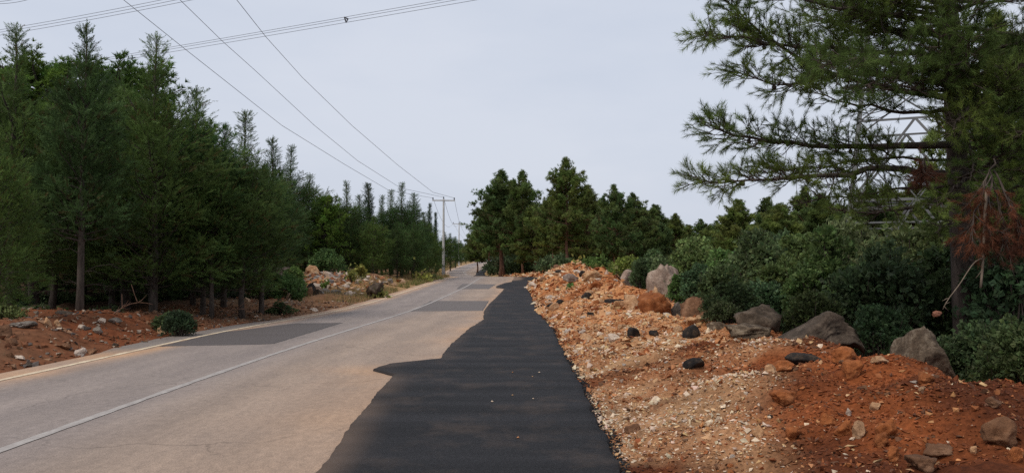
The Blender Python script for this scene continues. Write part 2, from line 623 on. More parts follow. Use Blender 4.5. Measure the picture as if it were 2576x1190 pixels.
def mat_tarmac(name, c0, dust):
    m, n, l, p = new_mat(name)
    f = ramp(n, l, nz(n, l, 95, 3, .85), [(.3, tuple(k * (.45 if c0[0] < .05 else .7) for k in c0)), (.52, c0), (.72, tuple(min(1, k * (2.1 if c0[0] < .05 else 1.4)) for k in c0))])
    d = ramp(n, l, nz(n, l, 1.1, 6, .7, stretch=(1, .8, 1)), [(.5, (0, 0, 0)), (.78, (dust,) * 3)])
    band = ramp(n, l, nz(n, l, 1.0, 2, .5, stretch=(.15, 1.9, 1)), [(.35, ((.70 if c0[0] < .05 else .95),) * 3), (.65, ((1.38 if c0[0] < .05 else 1.05),) * 3)])
    at = attr(n)
    dd = n.new('ShaderNodeMath')
    dd.operation = 'MAXIMUM'
    l.new(d, dd.inputs[0])
    sp = n.new('ShaderNodeSeparateColor')
    l.new(at.outputs['Color'], sp.inputs[0])
    l.new(sp.outputs[0], dd.inputs[1])
    gl = .3 if c0[0] > .05 else .6
    f2 = ramp(n, l, nz(n, l, 38, 5, .85), [(.28, (1 - gl,) * 3), (.72, (1 + gl,) * 3)])
    c = mixc(n, l, dd.outputs[0], mixc(n, l, 1., mixc(n, l, 1., f, f2, 'MULTIPLY'), band, 'MULTIPLY'), (.27, .18, .125))
    l.new(c, p.inputs['Base Color'])
    p.inputs['Roughness'].default_value = .8
    p.inputs['Specular IOR Level'].default_value = .2
    bump(n, l, nz(n, l, 80, 4, .8), p, .8, .012)
    return m


M_new = mat_tarmac('fresh_asphalt', (.0155, .015, .0165), .18)
M_patch = mat_tarmac('grey_patch', (.082, .078, .080), .25)


def strip(name, y, L, Rr, dz, mat, cols=2, colf=None, thick=0):
    f = np.linspace(0, 1, cols)
    X = L[:, None] * (1 - f) + Rr[:, None] * f
    Y = np.repeat(y[:, None], cols, 1)
    Z = prof(Y) + dz
    if thick:
        X = np.concatenate([X[:, :1] - .012, X, X[:, -1:] + .03], 1)
        Y = np.concatenate([Y[:, :1], Y, Y[:, -1:]], 1)
        Z = np.concatenate([Z[:, :1] - thick, Z, Z[:, -1:] - thick - .05], 1)
    c = colf(X, Y) if colf else np.zeros(X.shape + (3,))
    me = mesh_data(name, np.stack([X, Y, Z], -1).reshape(-1, 3), grid_faces(*X.shape), mat, c.reshape(-1, 3), True)
    return tag(obj(name, me), kind='structure')


yr = np.concatenate([np.arange(-60, 3, 3), np.arange(3, 60, .3), np.arange(60, 180, .8), spaced(180, 1250, 1, 1.05, 30)])


LP = [(805, 1189), (886, 1077), (919, 1033), (974, 969), (993, 947), (941, 933), (978, 919), (1107, 906), (1140, 864), (1184, 827), (1217, 805), (1219, 783),
      (1232, 765), (1255, 743), (1269, 727), (1248, 724.5), (1249, 721), (1269, 713), (1287, 710), (1297, 697)]
E = sorted([(h[1], h[0]) for h in (hit(u, v) for u, v in LP)])
E = [(-10, -1.55)] + E
yn = np.concatenate([np.arange(-4, 40, .07), np.arange(40, E[-1][0], .15)])
ln = np.interp(yn, [a for a, _ in E], [b for _, b in E]) + .012 * noise2(yn / .09, 0 * yn, 3) + .02 * noise2(yn / .5, 0 * yn, 6)


def road_col(x, y):
    s = (x - xl(y)) / 6.0
    grey = np.array((.240, .198, .176))
    dust = np.array((.42, .26, .155))
    tan = np.array((.315, .232, .172))
    right = (sst((s - .45) / .25) * .75)[..., None]
    c = grey * (1 - right) + tan * right
    e = np.maximum(sst((.05 - s) / .05) * .85, np.exp(-((s - .03) / .05) ** 2) * .75)
    dl = np.maximum(np.interp(y, yn, ln, right=50) - x, 0)
    e = np.maximum(e, np.exp(-(dl / np.interp(y, [5, 20, 60], [.75, .5, .4])) ** 1.3) * np.interp(y, [5, 14, 60], [.95, .9, .7]))
    e = np.clip(e * (.85 + .45 * fbm2(x, y, 1.5, 3, 77)), 0, 1)[..., None]
    c = c * (1 - e) + dust * e
    gv = (sst((.02 - s) / .02) * np.interp(y, [14.5, 16, 23, 27], [0, 1, 1, 0]))[..., None]
    c = c * (1 - gv) + np.array((.19, .16, .14)) * gv
    track = (.05 * np.cos(s * 2 * math.pi * 4))[..., None]
    return c * (1 + track)


strip('road', yr, xl(yr) - .5 - np.interp(yr, [15, 16.5, 22, 26], [0, .3, .25, 0]) + .06 * noise2(yr / 1.2, 0 * yr, 4), xr(yr) - .25, 0, M_road, 40, road_col)

rn = xr(yn) + .022 * noise2(yn / .35, 0 * yn, 9) + .018 * noise2(yn / .1, 0 * yn, 12)


def new_dust(x, y):
    f = (x - np.interp(y, yn, ln)) / np.maximum(np.interp(y, yn, rn - ln), .3)
    e = sst((.16 - f) / .16) * np.interp(y, [5, 9, 14, 60, 66], [.36, .24, .10, .1, .3])
    e = e + .8 * sst((y - 60) / 6) * np.exp(-((f - .15) / .2) ** 2)
    return np.repeat(np.clip(e * (.8 + .6 * fbm2(x, y, .8, 3, 90)), 0, .8)[..., None], 3, -1)


strip('new_asphalt', yn, ln, rn, .035, M_new, 24, new_dust, .04)
yf = np.arange(108, 172, .8)
strip('new_asphalt', yf, np.interp(yf, [108, 118, 126, 145, 172], [-5.4, -5.5, -5.9, -6.0, -5.4]), xr(yf) + .1, .035, M_new, 4, None, .04)


M_seam = mat_plain('dark_joint', (.055, .05, .048), .8, 0, .3, 9)


def patch(pts, name='road_patch', mat=M_patch, dz=.003):
    """flat repair laid on the road: outline by picture points, filled as a fan of rows"""
    P = np.array([hit(u, v) for u, v in pts])
    yy = np.linspace(P[:, 1].min() + .01, P[:, 1].max() - .01, 40)
    L, Rr = [], []
    for y in yy:
        X = []
        for i in range(len(P)):
            q, w2 = P[i], P[(i + 1) % len(P)]
            if (q[1] - y) * (w2[1] - y) < 0:
                X.append(q[0] + (w2[0] - q[0]) * (y - q[1]) / (w2[1] - q[1]))
        L.append(min(X))
        Rr.append(max(X))
    L, Rr = np.array(L), np.array(Rr)
    j = .015 * noise2(yy / .3, 0 * yy, 21)
    ye = np.concatenate([[yy[0] - .06], yy, [yy[-1] + .06]])
    strip('patch_seam', ye, np.r_[L[0], L, L[-1]] + np.r_[j[0], j, j[-1]] - .035, np.r_[Rr[0], Rr, Rr[-1]] + np.r_[j[0], j, j[-1]] + .035, .0015, M_seam, 2)
    return strip(name, yy, L + j, Rr + j, dz, mat, 6, lambda x, y: np.zeros(x.shape + (3,)) + .12)


patch([(405, 871), (680, 866), (860, 812), (745, 813), (560, 836)])
patch([(1035, 783), (1212, 782), (1228, 757), (1085, 757)], mat=mat_tarmac('worn_patch', (.125, .115, .113), .35))
patch([(1150, 727), (1228, 727), (1247, 715), (1165, 714)], mat=mat_tarmac('faded_patch', (.13, .12, .118), .35))

m, n, l, p = new_mat('worn_line_paint')
wear = ramp(n, l, nz(n, l, 9, 8, .8, stretch=(1, .5, 1)), [(.36, (0, 0, 0)), (.66, (1, 1, 1))])
l.new(mixc(n, l, wear, (.25, .215, .195), (.42, .385, .35)), p.inputs['Base Color'])
p.inputs['Roughness'].default_value = .7
M_line = m
m, n, l, p = new_mat('dusty_line_paint')
wear = ramp(n, l, nz(n, l, 6, 8, .8, stretch=(1, .4, 1)), [(.36, (0, 0, 0)), (.60, (1, 1, 1))])
l.new(mixc(n, l, wear, (.42, .29, .19), (.72, .60, .42)), p.inputs['Base Color'])
p.inputs['Roughness'].default_value = .7
M_edge = m
ym = np.concatenate([np.arange(-40, 5, 2), np.arange(5, 60, .12), np.arange(60, 240, .6)])
cw = .055 + .012 * noise2(ym / .3, 0 * ym, 71)
strip('centre_line', ym, xc(ym) - cw, xc(ym) + cw, .006, M_line, 2)
ew = .055 + .012 * noise2(ym / .4, 0 * ym, 72)
strip('edge_line', ym, xl(ym) - ew, xl(ym) + ew, .006, M_edge, 2)

# ------------------------------------------------------------------ rubble: countless small stones joined, the larger ones as things
OCT = (np.array([(1, 0, 0), (-1, 0, 0), (0, 1, 0), (0, -1, 0), (0, 0, 1), (0, 0, -1)], float),
       np.array([(0, 2, 4), (2, 1, 4), (1, 3, 4), (3, 0, 4), (2, 0, 5), (1, 2, 5), (3, 1, 5), (0, 3, 5)]))
TPL = [(OCT[0] * rng.uniform(.65, 1.25, (6, 1)) + rng.uniform(-.28, .28, (6, 3)), OCT[1]) for _ in range(12)]      # chips of eight faces
CREAM, TAN, ORANGE, RUST, BROWN = (.60, .46, .33), (.54, .33, .17), (.44, .20, .085), (.27, .09, .032), (.12, .055, .03)


def stones(acc, X, Y, size, pal, sink=.25, zoff=0):
    k = len(X)
    Z = Zg(X, Y)
    th = rng.uniform(0, 2 * math.pi, k)
    tid = rng.integers(0, len(TPL), k)
    D = rng.normal(size=(k, 3)) * (.35, .35, 1)
    D = nrm(D + (0, 0, .001))
    Mx = frames(D, rng)
    sc = rng.uniform(.65, 1.2, (k, 3)) * (.42, 1.1, .9)
    for t in range(len(TPL)):
        q = np.nonzero(tid == t)[0]
        if not len(q): continue
        tv, tf = TPL[t]
        V = np.einsum('kij,knj->kni', Mx[q], tv[None] * sc[q][:, None]) * size[q][:, None, None]
        V = V + np.stack([X[q], Y[q], Z[q] + size[q] * (.5 - sink) + zoff], -1)[:, None]
        Fc = tf[None] + (np.arange(len(q)) * len(tv))[:, None, None]
        acc.add(V.reshape(-1, 3), Fc.reshape(-1, 3), np.repeat(pal[q], len(tv), 0))


def pick_cols(X, Y, k):
    p = pale_mask(X, Y)
    u = rng.uniform(0, 1, k)
    nearf = sst((Y - 8) / 10)
    pal = np.array([CREAM, TAN, ORANGE, RUST, BROWN])
    w0 = np.stack([.03 + .85 * p * (1 - .45 * nearf) + .06 * nearf, .08 + .3 * p + .28 * nearf, .12 + .36 * nearf, .45 * (1 - p) + .16 * nearf + 0 * p, .42 * (1 - p) * (1 - .7 * nearf)], 1)
    w0 /= w0.sum(1, keepdims=True)
    idx = (w0.cumsum(1) < u[:, None]).sum(1).clip(0, 4)
    return pal[idx] * rng.uniform(.7, 1.15, (k, 1)) * rng.uniform(.94, 1.06, (k, 3))


acc = Acc()
for y0, y1, s1, dens, lo, hi in ((4.8, 8, 4.3, 1500, .006, .026), (8, 12, 4.3, 1050, .008, .034), (12, 20, 4.2, 480, .012, .055), (20, 34, 4.2, 170, .020, .10), (34, 60, 4.2, 70, .035, .17), (60, 98, 4.4, 32, .05, .25)):
    k = int((y1 - y0) * s1 * dens)
    Y = rng.uniform(y0, y1, k)
    s = rng.uniform(.02, s1, k)
    X = xr(Y) + s
    keep = rng.uniform(0, 1, k) < (.30 + .8 * pale_mask(X, Y)) * np.clip(.95 + 1.0 * fbm2(X, Y, .8, 2, 131), .35, 1)
    X, Y = X[keep], Y[keep]
    k = len(X)
    size = lo + (hi - lo) * rng.uniform(0, 1, k) ** 3.2
    stones(acc, X, Y, size * rng.choice([1, 1, 1, 1.7], k), pick_cols(X, Y, k))
for y0, y1, dens, lo, hi in ((4.8, 8, 900, .007, .030), (8, 12, 560, .009, .036), (12, 20, 230, .012, .055), (20, 34, 90, .02, .09)):   # clods of soil
    k = int((y1 - y0) * 4.2 * dens)
    Y = rng.uniform(y0, y1, k)
    X = xr(Y) + rng.uniform(.1, 4.2, k)
    keep = rng.uniform(0, 1, k) > pale_mask(X, Y) * 1.1
    X, Y = X[keep], Y[keep]
    k = len(X)
    size = lo + (hi - lo) * rng.uniform(0, 1, k) ** 3
    stones(acc, X, Y, size, soil_col(X, Y) * rng.uniform(.7, 1.35, (k, 1)), .3)
tag(obj('rubble', acc.data('rubble', M_rubble)), kind='stuff')
# black crumbs along the ragged edge of the fresh asphalt
acc = Acc()
Y = np.concatenate([rng.uniform(5, 14, 1600), rng.uniform(14, 40, 1300)])
X = np.interp(Y, yn, rn) + .015 + np.abs(rng.normal(size=len(Y))) * .055
stones(acc, X, Y, rng.uniform(.006, .022, len(Y)) * np.interp(Y, [5, 40], [1, 2.2]), np.array((.018, .018, .019)) * rng.uniform(.6, 1.6, (len(Y), 1)), .2)
tag(obj('asphalt_crumbs', acc.data('asphalt_crumbs', M_rubble)), kind='stuff')
# grit thrown on the left bank
acc = Acc()
k = 7500
Y = rng.uniform(9, 36, k)
X = xl(Y) - .55 - rng.uniform(0, 5.5, k)
u = rng.uniform(0, 1, (k, 1))
pal = np.where(u < .5, (.19, .075, .035), np.where(u < .75, (.25, .14, .08), np.where(u < .9, (.36, .28, .21), (.10, .08, .07)))) * rng.uniform(.7, 1.2, (k, 1))
stones(acc, X, Y, .012 + .085 * rng.uniform(0, 1, k) ** 3, pal)
k = 2200                                                # loose rubble of the heap
Y = rng.normal(49, 5.5, k)
X = -12.0 + rng.normal(0, 3.0, k)
ok = X < xl(Y) - 1.6
X, Y = X[ok], Y[ok]
k = len(X)
pal = np.array([(.45, .36, .28), (.40, .25, .15), (.30, .12, .055), (.20, .18, .165)])[rng.integers(0, 4, k)] * rng.uniform(.7, 1.2, (k, 1))
stones(acc, X, Y, .05 + .26 * rng.uniform(0, 1, k) ** 3, pal)
tag(obj('bank_grit', acc.data('bank_grit', M_rubble)), kind='stuff')
# pebbles strewn on the road
acc = Acc()
for u, v, c in ((1340, 954, TAN), (1357, 943, CREAM), (1290, 943, ORANGE), (1342, 1011, CREAM), (1304, 1111, ORANGE), (1337, 770, CREAM), (1238, 1018, CREAM), (1290, 1002, TAN), (1100, 740, TAN)):
    h = hit(u, v)
    tv, tf = TPL[int(rng.integers(0, 10))]
    acc.add(tv * (.016, .016, .010) + h + (0, 0, .042), tf, c)
tag(obj('pebbles', acc.data('pebbles', M_rubble)), kind='stuff')

# ------------------------------------------------------------------ rocks and chunks that can be told apart
MATS = dict(grey=M_grey, dark=M_dark, mott=M_mott, tan=M_tan, rust=M_rust, brown=M_brown, pale=M_pale, pink=M_pink, tar=M_tar)


def rock(name, label, cat, u, vb, wpx, hpx, mat, d=None, group=None, flat=False, seed=None, deep=.8, sink=.22, tilt=0, planes=14, sil=None, rough=None):
    """u, vb: foot of the rock in the picture; wpx, hpx: its size there"""
    rg = np.random.default_rng(seed if seed is not None else int(u * 7 + vb * 13))
    h = hit(u, vb, Zg) if d is None else None
    if d is None:
        x, y, z = h
    else:
        x, y = (u - CX) / F * d, d
        z = zat(x, y)
    k = y / F
    W, H = wpx * k, hpx * k
    if d is not None:                      # top of the rock fixed by the picture, foot by the ground
        top = CAMZ + (680 - (vb - hpx)) / F * d
        H = max(top - z, .7 * H)
        z = top - H
    px = wpx * 1.2
    sub = 5 if px > 170 else 4 if px > 45 else 3 if px > 16 else 2
    V, Fc = rock_shape(sub, rg, planes, rough if rough is not None else (.07 if sil else .11) if sub > 3 else .06 if sub > 2 else .02, .45, flat)
    lo, hi = V.min(0), V.max(0)
    V = (V - (lo + hi) / 2) / (hi - lo)
    if sil:
        V[:, 2] = np.clip(V[:, 2] + .5, 0, 1) ** .55 * np.interp(V[:, 0] + .1 * V[:, 1], [q[0] for q in sil], [q[1] for q in sil]) - .5
    V = V * (W, W * deep, H / (1 - sink))
    if tilt:
        ca, sa = math.cos(tilt), math.sin(tilt)
        V = np.stack([V[:, 0] * ca + V[:, 2] * sa, V[:, 1], -V[:, 0] * sa + V[:, 2] * ca], 1)
    V[:, 2] += H / (1 - sink) * (.5 - sink)
    o = obj(name, mesh_data(name, V, Fc, MATS[mat], None, sub > 3), None, (x, y, z))
    return tag(o, label, cat, group)


RB = 'boulders behind the rubble bank'
rock('boulder', 'big dark grey-brown boulder with a sloping back, just behind the near bank', 'boulder', 2045, 890, 226, 112, 'dark', 11.9, RB, seed=12, deep=.6, planes=18, sil=[(-.5, .34), (-.35, .54), (-.16, .70), (-.03, .82), (.05, .98), (.18, 1), (.33, .95), (.42, .75), (.5, .4)])
rock('boulder', 'mottled brown boulder rising to a point, nearest the right edge behind the bank', 'boulder', 2296, 950, 235, 134, 'mott', 9.9, RB, seed=33, deep=.6, planes=16, sil=[(-.5, .34), (-.3, .5), (-.17, .66), (-.12, .8), (-.07, .96), (.04, 1), (.15, .95), (.22, .78), (.33, .56), (.5, .3)])
rock('boulder', 'low mottled shoulder of rock leaning on the pointed boulder', 'boulder', 2225, 950, 110, 52, 'mott', 10.1, RB, seed=44, deep=.8, planes=12)
rock('boulder', 'lichen-grey craggy boulder peeking above a dark bush', 'boulder', 1905, 850, 120, 85, 'dark', 14.5, RB, seed=9)
rock('boulder', 'low grey rock in front of the craggy lichen boulder', 'boulder', 1885, 862, 124, 48, 'mott', 13.6, RB, seed=18)
rock('boulder', 'tan wedge of bedrock pointing up beside a round bush', 'boulder', 1748, 800, 78, 55, 'brown', 20, RB, seed=14)
rock('boulder', 'low brown ledge of rock left of the tan wedge', 'boulder', 1718, 800, 90, 38, 'brown', 21, RB, seed=15)
rock('boulder', 'tall pinkish limestone boulder half hidden by scrub', 'boulder', 1668, 725, 86, 62, 'pink', 30, RB, seed=18, planes=10)
rock('boulder', 'grey craggy boulder at the far shoulder of the bank', 'boulder', 1572, 708, 54, 31, 'pink', 38, RB, seed=20)
rock('boulder', 'small grey rock at the foot of the great orange boulder', 'boulder', 1692, 790, 36, 32, 'grey', 20.5, RB, seed=21)
rock('boulder', 'low lichened rock behind the orange ridge, left of the big dark boulder', 'boulder', 1805, 848, 62, 40, 'mott', 15.2, RB, seed=22)
RR = 'large stones lying on the rubble bank'
for a in (
    ('great rust-orange boulder perched on the bank ridge', 1646, 799, 90, 64, 'rust', 20.4),
    ('rounded pale tan stone sitting on top of the great orange boulder', 1650, 742, 42, 24, 'tan', 20.6),
    ('smooth whitish slab leaning left of the great orange boulder', 1607, 758, 38, 16, 'pale', 22),
    ('upright pinkish block left of the great orange boulder', 1587, 776, 36, 34, 'tan', None),
    ('squat tan stone under the layered black slab', 1560, 776, 40, 20, 'tan', None),
    ('pale tan boulder half sunk in the far bank', 1491, 704, 52, 24, 'tan', None),
    ('pale grey-tan rock left of the far half-sunk boulder', 1437, 710, 44, 22, 'pink', None),
    ('dark orange rock behind a black tar lump', 1501, 728, 40, 22, 'rust', None),
    ('square tan block among black chunks near the asphalt', 1393, 781, 32, 20, 'tan', None),
    ('long flat tan stone on the ridge above a black clod', 1754, 816, 58, 20, 'tan', None),
    ('single cream stone in red soil above the gravel', 1544, 858, 30, 20, 'pale', None),
    ('tilted tan slab half buried in mid bank', 1475, 856, 36, 18, 'tan', None),
    ('broad flat orange-tan stone with dark underside in near gravel', 1972, 1014, 68, 32, 'rust', None),
    ('tan stone with rusty lower half on dark soil', 1907, 1100, 28, 32, 'tan', None),
    ('split dark orange stone right of the rusty-footed tan stone', 1998, 1106, 40, 32, 'rust', None),
    ('rounded orange stone left of a pair of leaning stones', 2082, 1070, 40, 30, 'rust', None),
    ('wide dark rust stone with a tan sliver leaning on it', 2124, 1092, 48, 36, 'rust', None),
    ('tan sliver leaning against the wide dark rust stone', 2163, 1098, 32, 40, 'tan', None),
    ('large rust stone above a smaller round one', 2229, 1098, 54, 46, 'rust', None),
    ('round dark rust stone below the large rust one', 2216, 1120, 38, 34, 'rust', None),
    ('rust stone lowest of three in a descending row', 2248, 1156, 38, 34, 'rust', None),
    ('flat brown stone overhanging a dark hollow at the bottom', 2317, 1180, 72, 34, 'brown', None),
    ('broad sunken brown slab behind the overhanging stone', 2355, 1142, 84, 26, 'brown', None),
    ('small oval tan pebble stone midway up the red soil', 2203, 1030, 28, 18, 'tan', None),
    ('slim white stone standing on edge in red soil', 2136, 1044, 15, 18, 'pale', None),
    ('big earthy brown clump by the right edge', 2512, 1112, 80, 66, 'brown', None),
    ('blocky orange stone just below the ridge top', 2145, 947, 46, 42, 'rust', None),
    ('largest orange stone crowning the near ridge', 2125, 910, 58, 38, 'rust', None),
    ('orange stone at the foot of the pointed mottled boulder', 2330, 962, 44, 26, 'rust', None),
    ('pale tan stone on the ridge between two dark boulders', 2213, 912, 42, 18, 'tan', None),
    ('small yellowish stone alone on dark soil at right', 2450, 1138, 18, 16, 'tan', None),
    ('rust wedge stone in the bottom right corner', 2556, 1158, 30, 34, 'rust', None),
    ('brown rock crest lump at the right end of the ridge', 2500, 1020, 46, 22, 'brown', None),
    ('dusty tan lump in the gravel beside a black slab', 1968, 930, 60, 24, 'rust', None),
    ('yellow-tan block in mid bank gravel', 1940, 936, 34, 20, 'tan', None),
    ('round rust clod in white gravel near the asphalt', 1592, 1086, 44, 22, 'brown', None),
    ('cream stone touching the round rust clod', 1612, 1100, 22, 20, 'tan', None),
):
    rock('stone', a[0], 'stone', a[1], a[2], a[3], a[4], a[5], a[6], RR, flat='slab' in a[0] or 'flat' in a[0])
RT = 'broken asphalt lumps on the rubble bank'
for a in (
    ('black broken asphalt chunk with pointed ends lying on white gravel', 1745, 919, 62, 24, None, 0),
    ('long thin black asphalt slab capped with red soil on the near ridge', 2023, 912, 108, 28, None, .06),
    ('deep black tar lump with a grey flap in mid bank', 1597, 846, 42, 26, None, 0),
    ('black clod slanting up to the ridge', 1738, 846, 52, 30, None, -.45),
    ('round black tar lump among far orange rocks', 1475, 751, 34, 18, None, 0),
    ('thin layered black slab lying level below the ridge', 1545, 762, 66, 11, None, 0),
    ('narrow dark strip of asphalt tilted beside the road', 1382, 772, 32, 9, None, -.3),
    ('small black block next to the square tan block', 1408, 766, 24, 15, None, 0),
    ('little black crumb lump below the layered slab', 1485, 794, 20, 11, None, 0),
    ('black piece beside a white stone near the bank top', 1465, 693, 20, 14, None, 0),
    ('flat black flake on the top of the far bank', 1410, 685, 32, 8, None, 0),
    ('small dark chip right of the deep black tar lump', 1645, 843, 26, 16, None, -.3),
    ('small black clot in gravel left of broad orange-tan stone', 1938, 1050, 16, 8, None, 0),
):
    rock('asphalt_chunk', a[0], 'asphalt chunk', a[1], a[2], a[3] * .9, a[4] * .85, 'tar', a[5], RT, flat=True, tilt=a[6], planes=8, rough=.03, sink=.35)
RL = 'rocks of the heap left of the road'
for a in (
    ('pale grey-tan rounded boulder topping the left heap', 712, 688, 40, 18, 'pink', 50),
    ('tall orange-tan pinnacle rock in the left heap', 787, 702, 36, 36, 'tan', 50),
    ('brownish rock beside the pinnacle, on its left', 751, 706, 34, 22, 'brown', 48),
    ('pale streaked stone at the left end of the heap', 732, 712, 24, 20, 'pale', 46),
    ('grey-white split rock right of the pinnacle', 828, 706, 22, 24, 'pale', 48),
    ('wide grey rock left of the jet black block', 755, 734, 32, 22, 'grey', 42),
    ('jet black angular block in the middle of the heap', 782, 735, 28, 24, 'tar', 42),
    ('rounded tan boulder below the jet black block', 775, 746, 26, 24, 'brown', 40),
    ('white-faced rock above right of the jet black block', 797, 727, 24, 16, 'pale', 43),
    ('dark green-grey rock at the heap foot', 800, 747, 24, 20, 'dark', 40),
    ('grey jagged rock in the lower right heap', 847, 746, 28, 18, 'grey', 41),
    ('pale tilted slab at the lower right end of the heap', 879, 746, 22, 15, 'pale', 41),
    ('small flat pale slab lying alone on orange soil', 870, 726, 24, 10, 'pale', 45),
    ('long pale tilted slab on top of the orange soil', 913, 710, 40, 18, 'pale', 50),
    ('pinkish brown rock behind the long pale slab', 938, 707, 32, 20, 'brown', 52),
    ('dark grey pitted boulder standing alone by the road verge', 943, 742, 46, 33, 'dark', 40),
    ('low pinkish rock under the tree trunks', 981, 704, 26, 10, 'brown', 58),
    ('small grey stone in dry grass before the trunks', 982, 710, 16, 10, 'grey', 52),
    ('thin brown upright stone on the heap crest', 859, 696, 14, 15, 'brown', 51),
    ('pale half buried stone on brown dirt near the verge', 790, 782, 24, 8, 'pale', None),
    ('grey stone between the split rock and upright stone', 845, 708, 24, 14, 'grey', 49),
    ('tan stone at the centre of the heap', 815, 716, 22, 14, 'tan', 46),
    ('grey stone at the heap foot, left of the dark one', 820, 738, 22, 14, 'grey', 42),
    ('rusty stone low on the right slope of the heap', 832, 726, 20, 14, 'rust', 44),
):
    rock('heap_rock', a[0], 'rock', a[1], a[2], a[3], a[4], a[5], a[6], RL, flat='slab' in a[0])
RW = 'rocks along the left dirt bank'
for a in (
    ('dark brown-grey rock at the foot of the pale trunk', 166, 804, 54, 24, 'dark', 19),
    ('long grey slab lying along the top of the dirt bank', 55, 822, 62, 14, 'grey', None),
    ('pale tan upright stone on the bank lip, left one of two', 121, 820, 19, 22, 'tan', None),
    ('tan upright stone on the bank lip, right one of two', 146, 821, 20, 18, 'tan', None),
    ('whitish wedge stone on the red bank under the trunk', 204, 827, 18, 11, 'pale', None),
    ('bluish white stone at the dark forest edge', 256, 812, 19, 12, 'pale', None),
    ('grey low rock at the forest edge beside dead twigs', 288, 812, 32, 14, 'grey', None),
    ('flat grey-brown stone on the upper red bank', 246, 836, 26, 14, 'grey', None),
    ('two-tone white and grey rock beside the road edge', 203, 898, 30, 24, 'pale', None),
    ('brown flat stone right of the two-tone roadside rock', 229, 889, 28, 11, 'brown', None),
    ('pale flat stone low on the bank at far left', 48, 903, 28, 9, 'pale', None),
    ('tan-brown rock beside the glossy round bush', 409, 840, 23, 20, 'tan', None),
    ('small black stone with a white spot near the road edge', 293, 872, 16, 10, 'dark', None),
    ('tiny bluish stone in the middle of the red bank', 120, 892, 11, 6, 'grey', None),
    ('brown lump on the bank lip at the left border', 10, 846, 40, 30, 'brown', None),
    ('dark clod on the bank below the long grey slab', 30, 868, 30, 18, 'brown', None),
    ('brown clod in the middle of the bank above the roadside rock', 160, 876, 34, 13, 'brown', None),
    ('dark stone close to the road at far left', 72, 920, 22, 9, 'dark', None),
):
    rock('bank_rock', a[0], 'rock', a[1], a[2], a[3], a[4], a[5], a[6], RW, flat='slab' in a[0] or 'flat' in a[0])
# smaller loose stones, each a thing
SH = [rock_shape(2, np.random.default_rng(900 + i), 11, .03, .5) for i in range(8)]
CW = {'pale': 'pale cream', 'tan': 'tan', 'rust': 'rusty orange', 'brown': 'earthy brown'}
SHM = {(i, c): mesh_data('loose_stone', v, f, MATS[c], None, False) for i, (v, f) in enumerate(SH) for c in CW}
CUT = [' with ', ' in ', ' on ', ' above', ' below', ' left', ' right', ' lying', ' perched', ' sitting', ' leaning', ' half', ' under', ' alone', ' touching', ' near', ' by ', ' beside', ' behind', ' of ', ' at ', ' midway', ' standing', ' crowning', ' just', ' among', ' next', ' overhanging', ' capped', ' slanting', ' tilted', ' next', ' lowest', ' dull']
ANCH = []
for o_ in list(COL.objects):
    if o_.name.split('.')[0] in ('stone', 'asphalt_chunk', 'boulder'):
        t_ = o_['label']
        for c_ in CUT: t_ = t_.split(c_)[0]
        if len(t_.split()) < 6: ANCH.append((CX + F * o_.location.x / o_.location.y, 680 - (o_.location.z - CAMZ) * F / o_.location.y, t_))
SEEN = {}


def near_label(x, y, z, desc):
    u, v = CX + F * x / y, 680 - (z - CAMZ) * F / y
    au, av, t_ = min(ANCH, key=lambda q: (q[0] - u) ** 2 + (q[1] - v) ** 2)
    du, dv = u - au, v - av
    w1 = 'close to' if math.hypot(du, dv) < 45 else 'away from'
    w2 = ('on its right' if du > 0 else 'on its left') if abs(du) > abs(dv) else ('on its near side' if dv > 0 else 'on its far side')
    t_ = f'{desc} {w1} the {t_}, {w2}'
    if len(t_.split()) > 15: t_ = t_.replace('rusty orange', 'rusty').replace('pale cream', 'cream').replace('earthy brown', 'brown').replace(' away from the ', ' far from the ')
    SEEN[t_] = SEEN.get(t_, 0) + 1
    return t_ if SEEN[t_] == 1 else t_.replace(' stone ', ' ' + ['second', 'third', 'fourth', 'fifth', 'sixth', 'seventh', 'eighth', 'ninth'][min(SEEN[t_] - 2, 7)] + ' stone ', 1)


for i in range(250):
    u2 = rng.uniform(0, 1)
    y = 5.6 * (70 / 5.6) ** (u2 ** .9)
    s = rng.uniform(.15, 3.6)
    x = float(xr(y)) + s
    px = rng.uniform(9, 22) if y < 14 else 9 + 24 * rng.uniform(0, 1) ** 1.7
    size = px * y / F / 2
    pm = float(pale_mask(np.array(x), np.array(y)))
    ck = rng.choice(['pale', 'tan', 'rust', 'brown'], p=(lambda q: q / q.sum())(np.array([.1 + .6 * pm, .35 + .2 * (y > 14), .45 * (1 - .5 * pm), .2 * (y < 12) + .02])))
    o = obj('loose_stone', SHM[(i % 8, ck)], None, (x, y, zat(x, y) + size * .12))
    o.scale = (size, size * rng.uniform(.7, 1), size * rng.uniform(.5, .85))
    o.rotation_euler = (rng.uniform(-.4, .4), rng.uniform(-.4, .4), rng.uniform(0, 6.28))
    SZ = 'small' if px < 13 else 'middling' if px < 19 else 'large'
    zone = 'nearest stretch' if y < 8 else 'near stretch' if y < 12 else 'middle stretch' if y < 20 else 'far stretch' if y < 38 else 'farthest stretch'
    side = 'hugging the new asphalt' if s < .9 else 'low on the slope' if s < 1.8 else 'high on the slope' if s < 2.7 else 'along the ridge'
    tag(o, near_label(x, y, o.location.z, f'{SZ} {CW[ck]} stone'), 'stone', 'loose stones in the rubble bank')

# ------------------------------------------------------------------ foliage templates
def fan(tris):
    V = np.array(tris, float).reshape(-1, 3)
    return V, np.arange(len(V)).reshape(-1, 3)


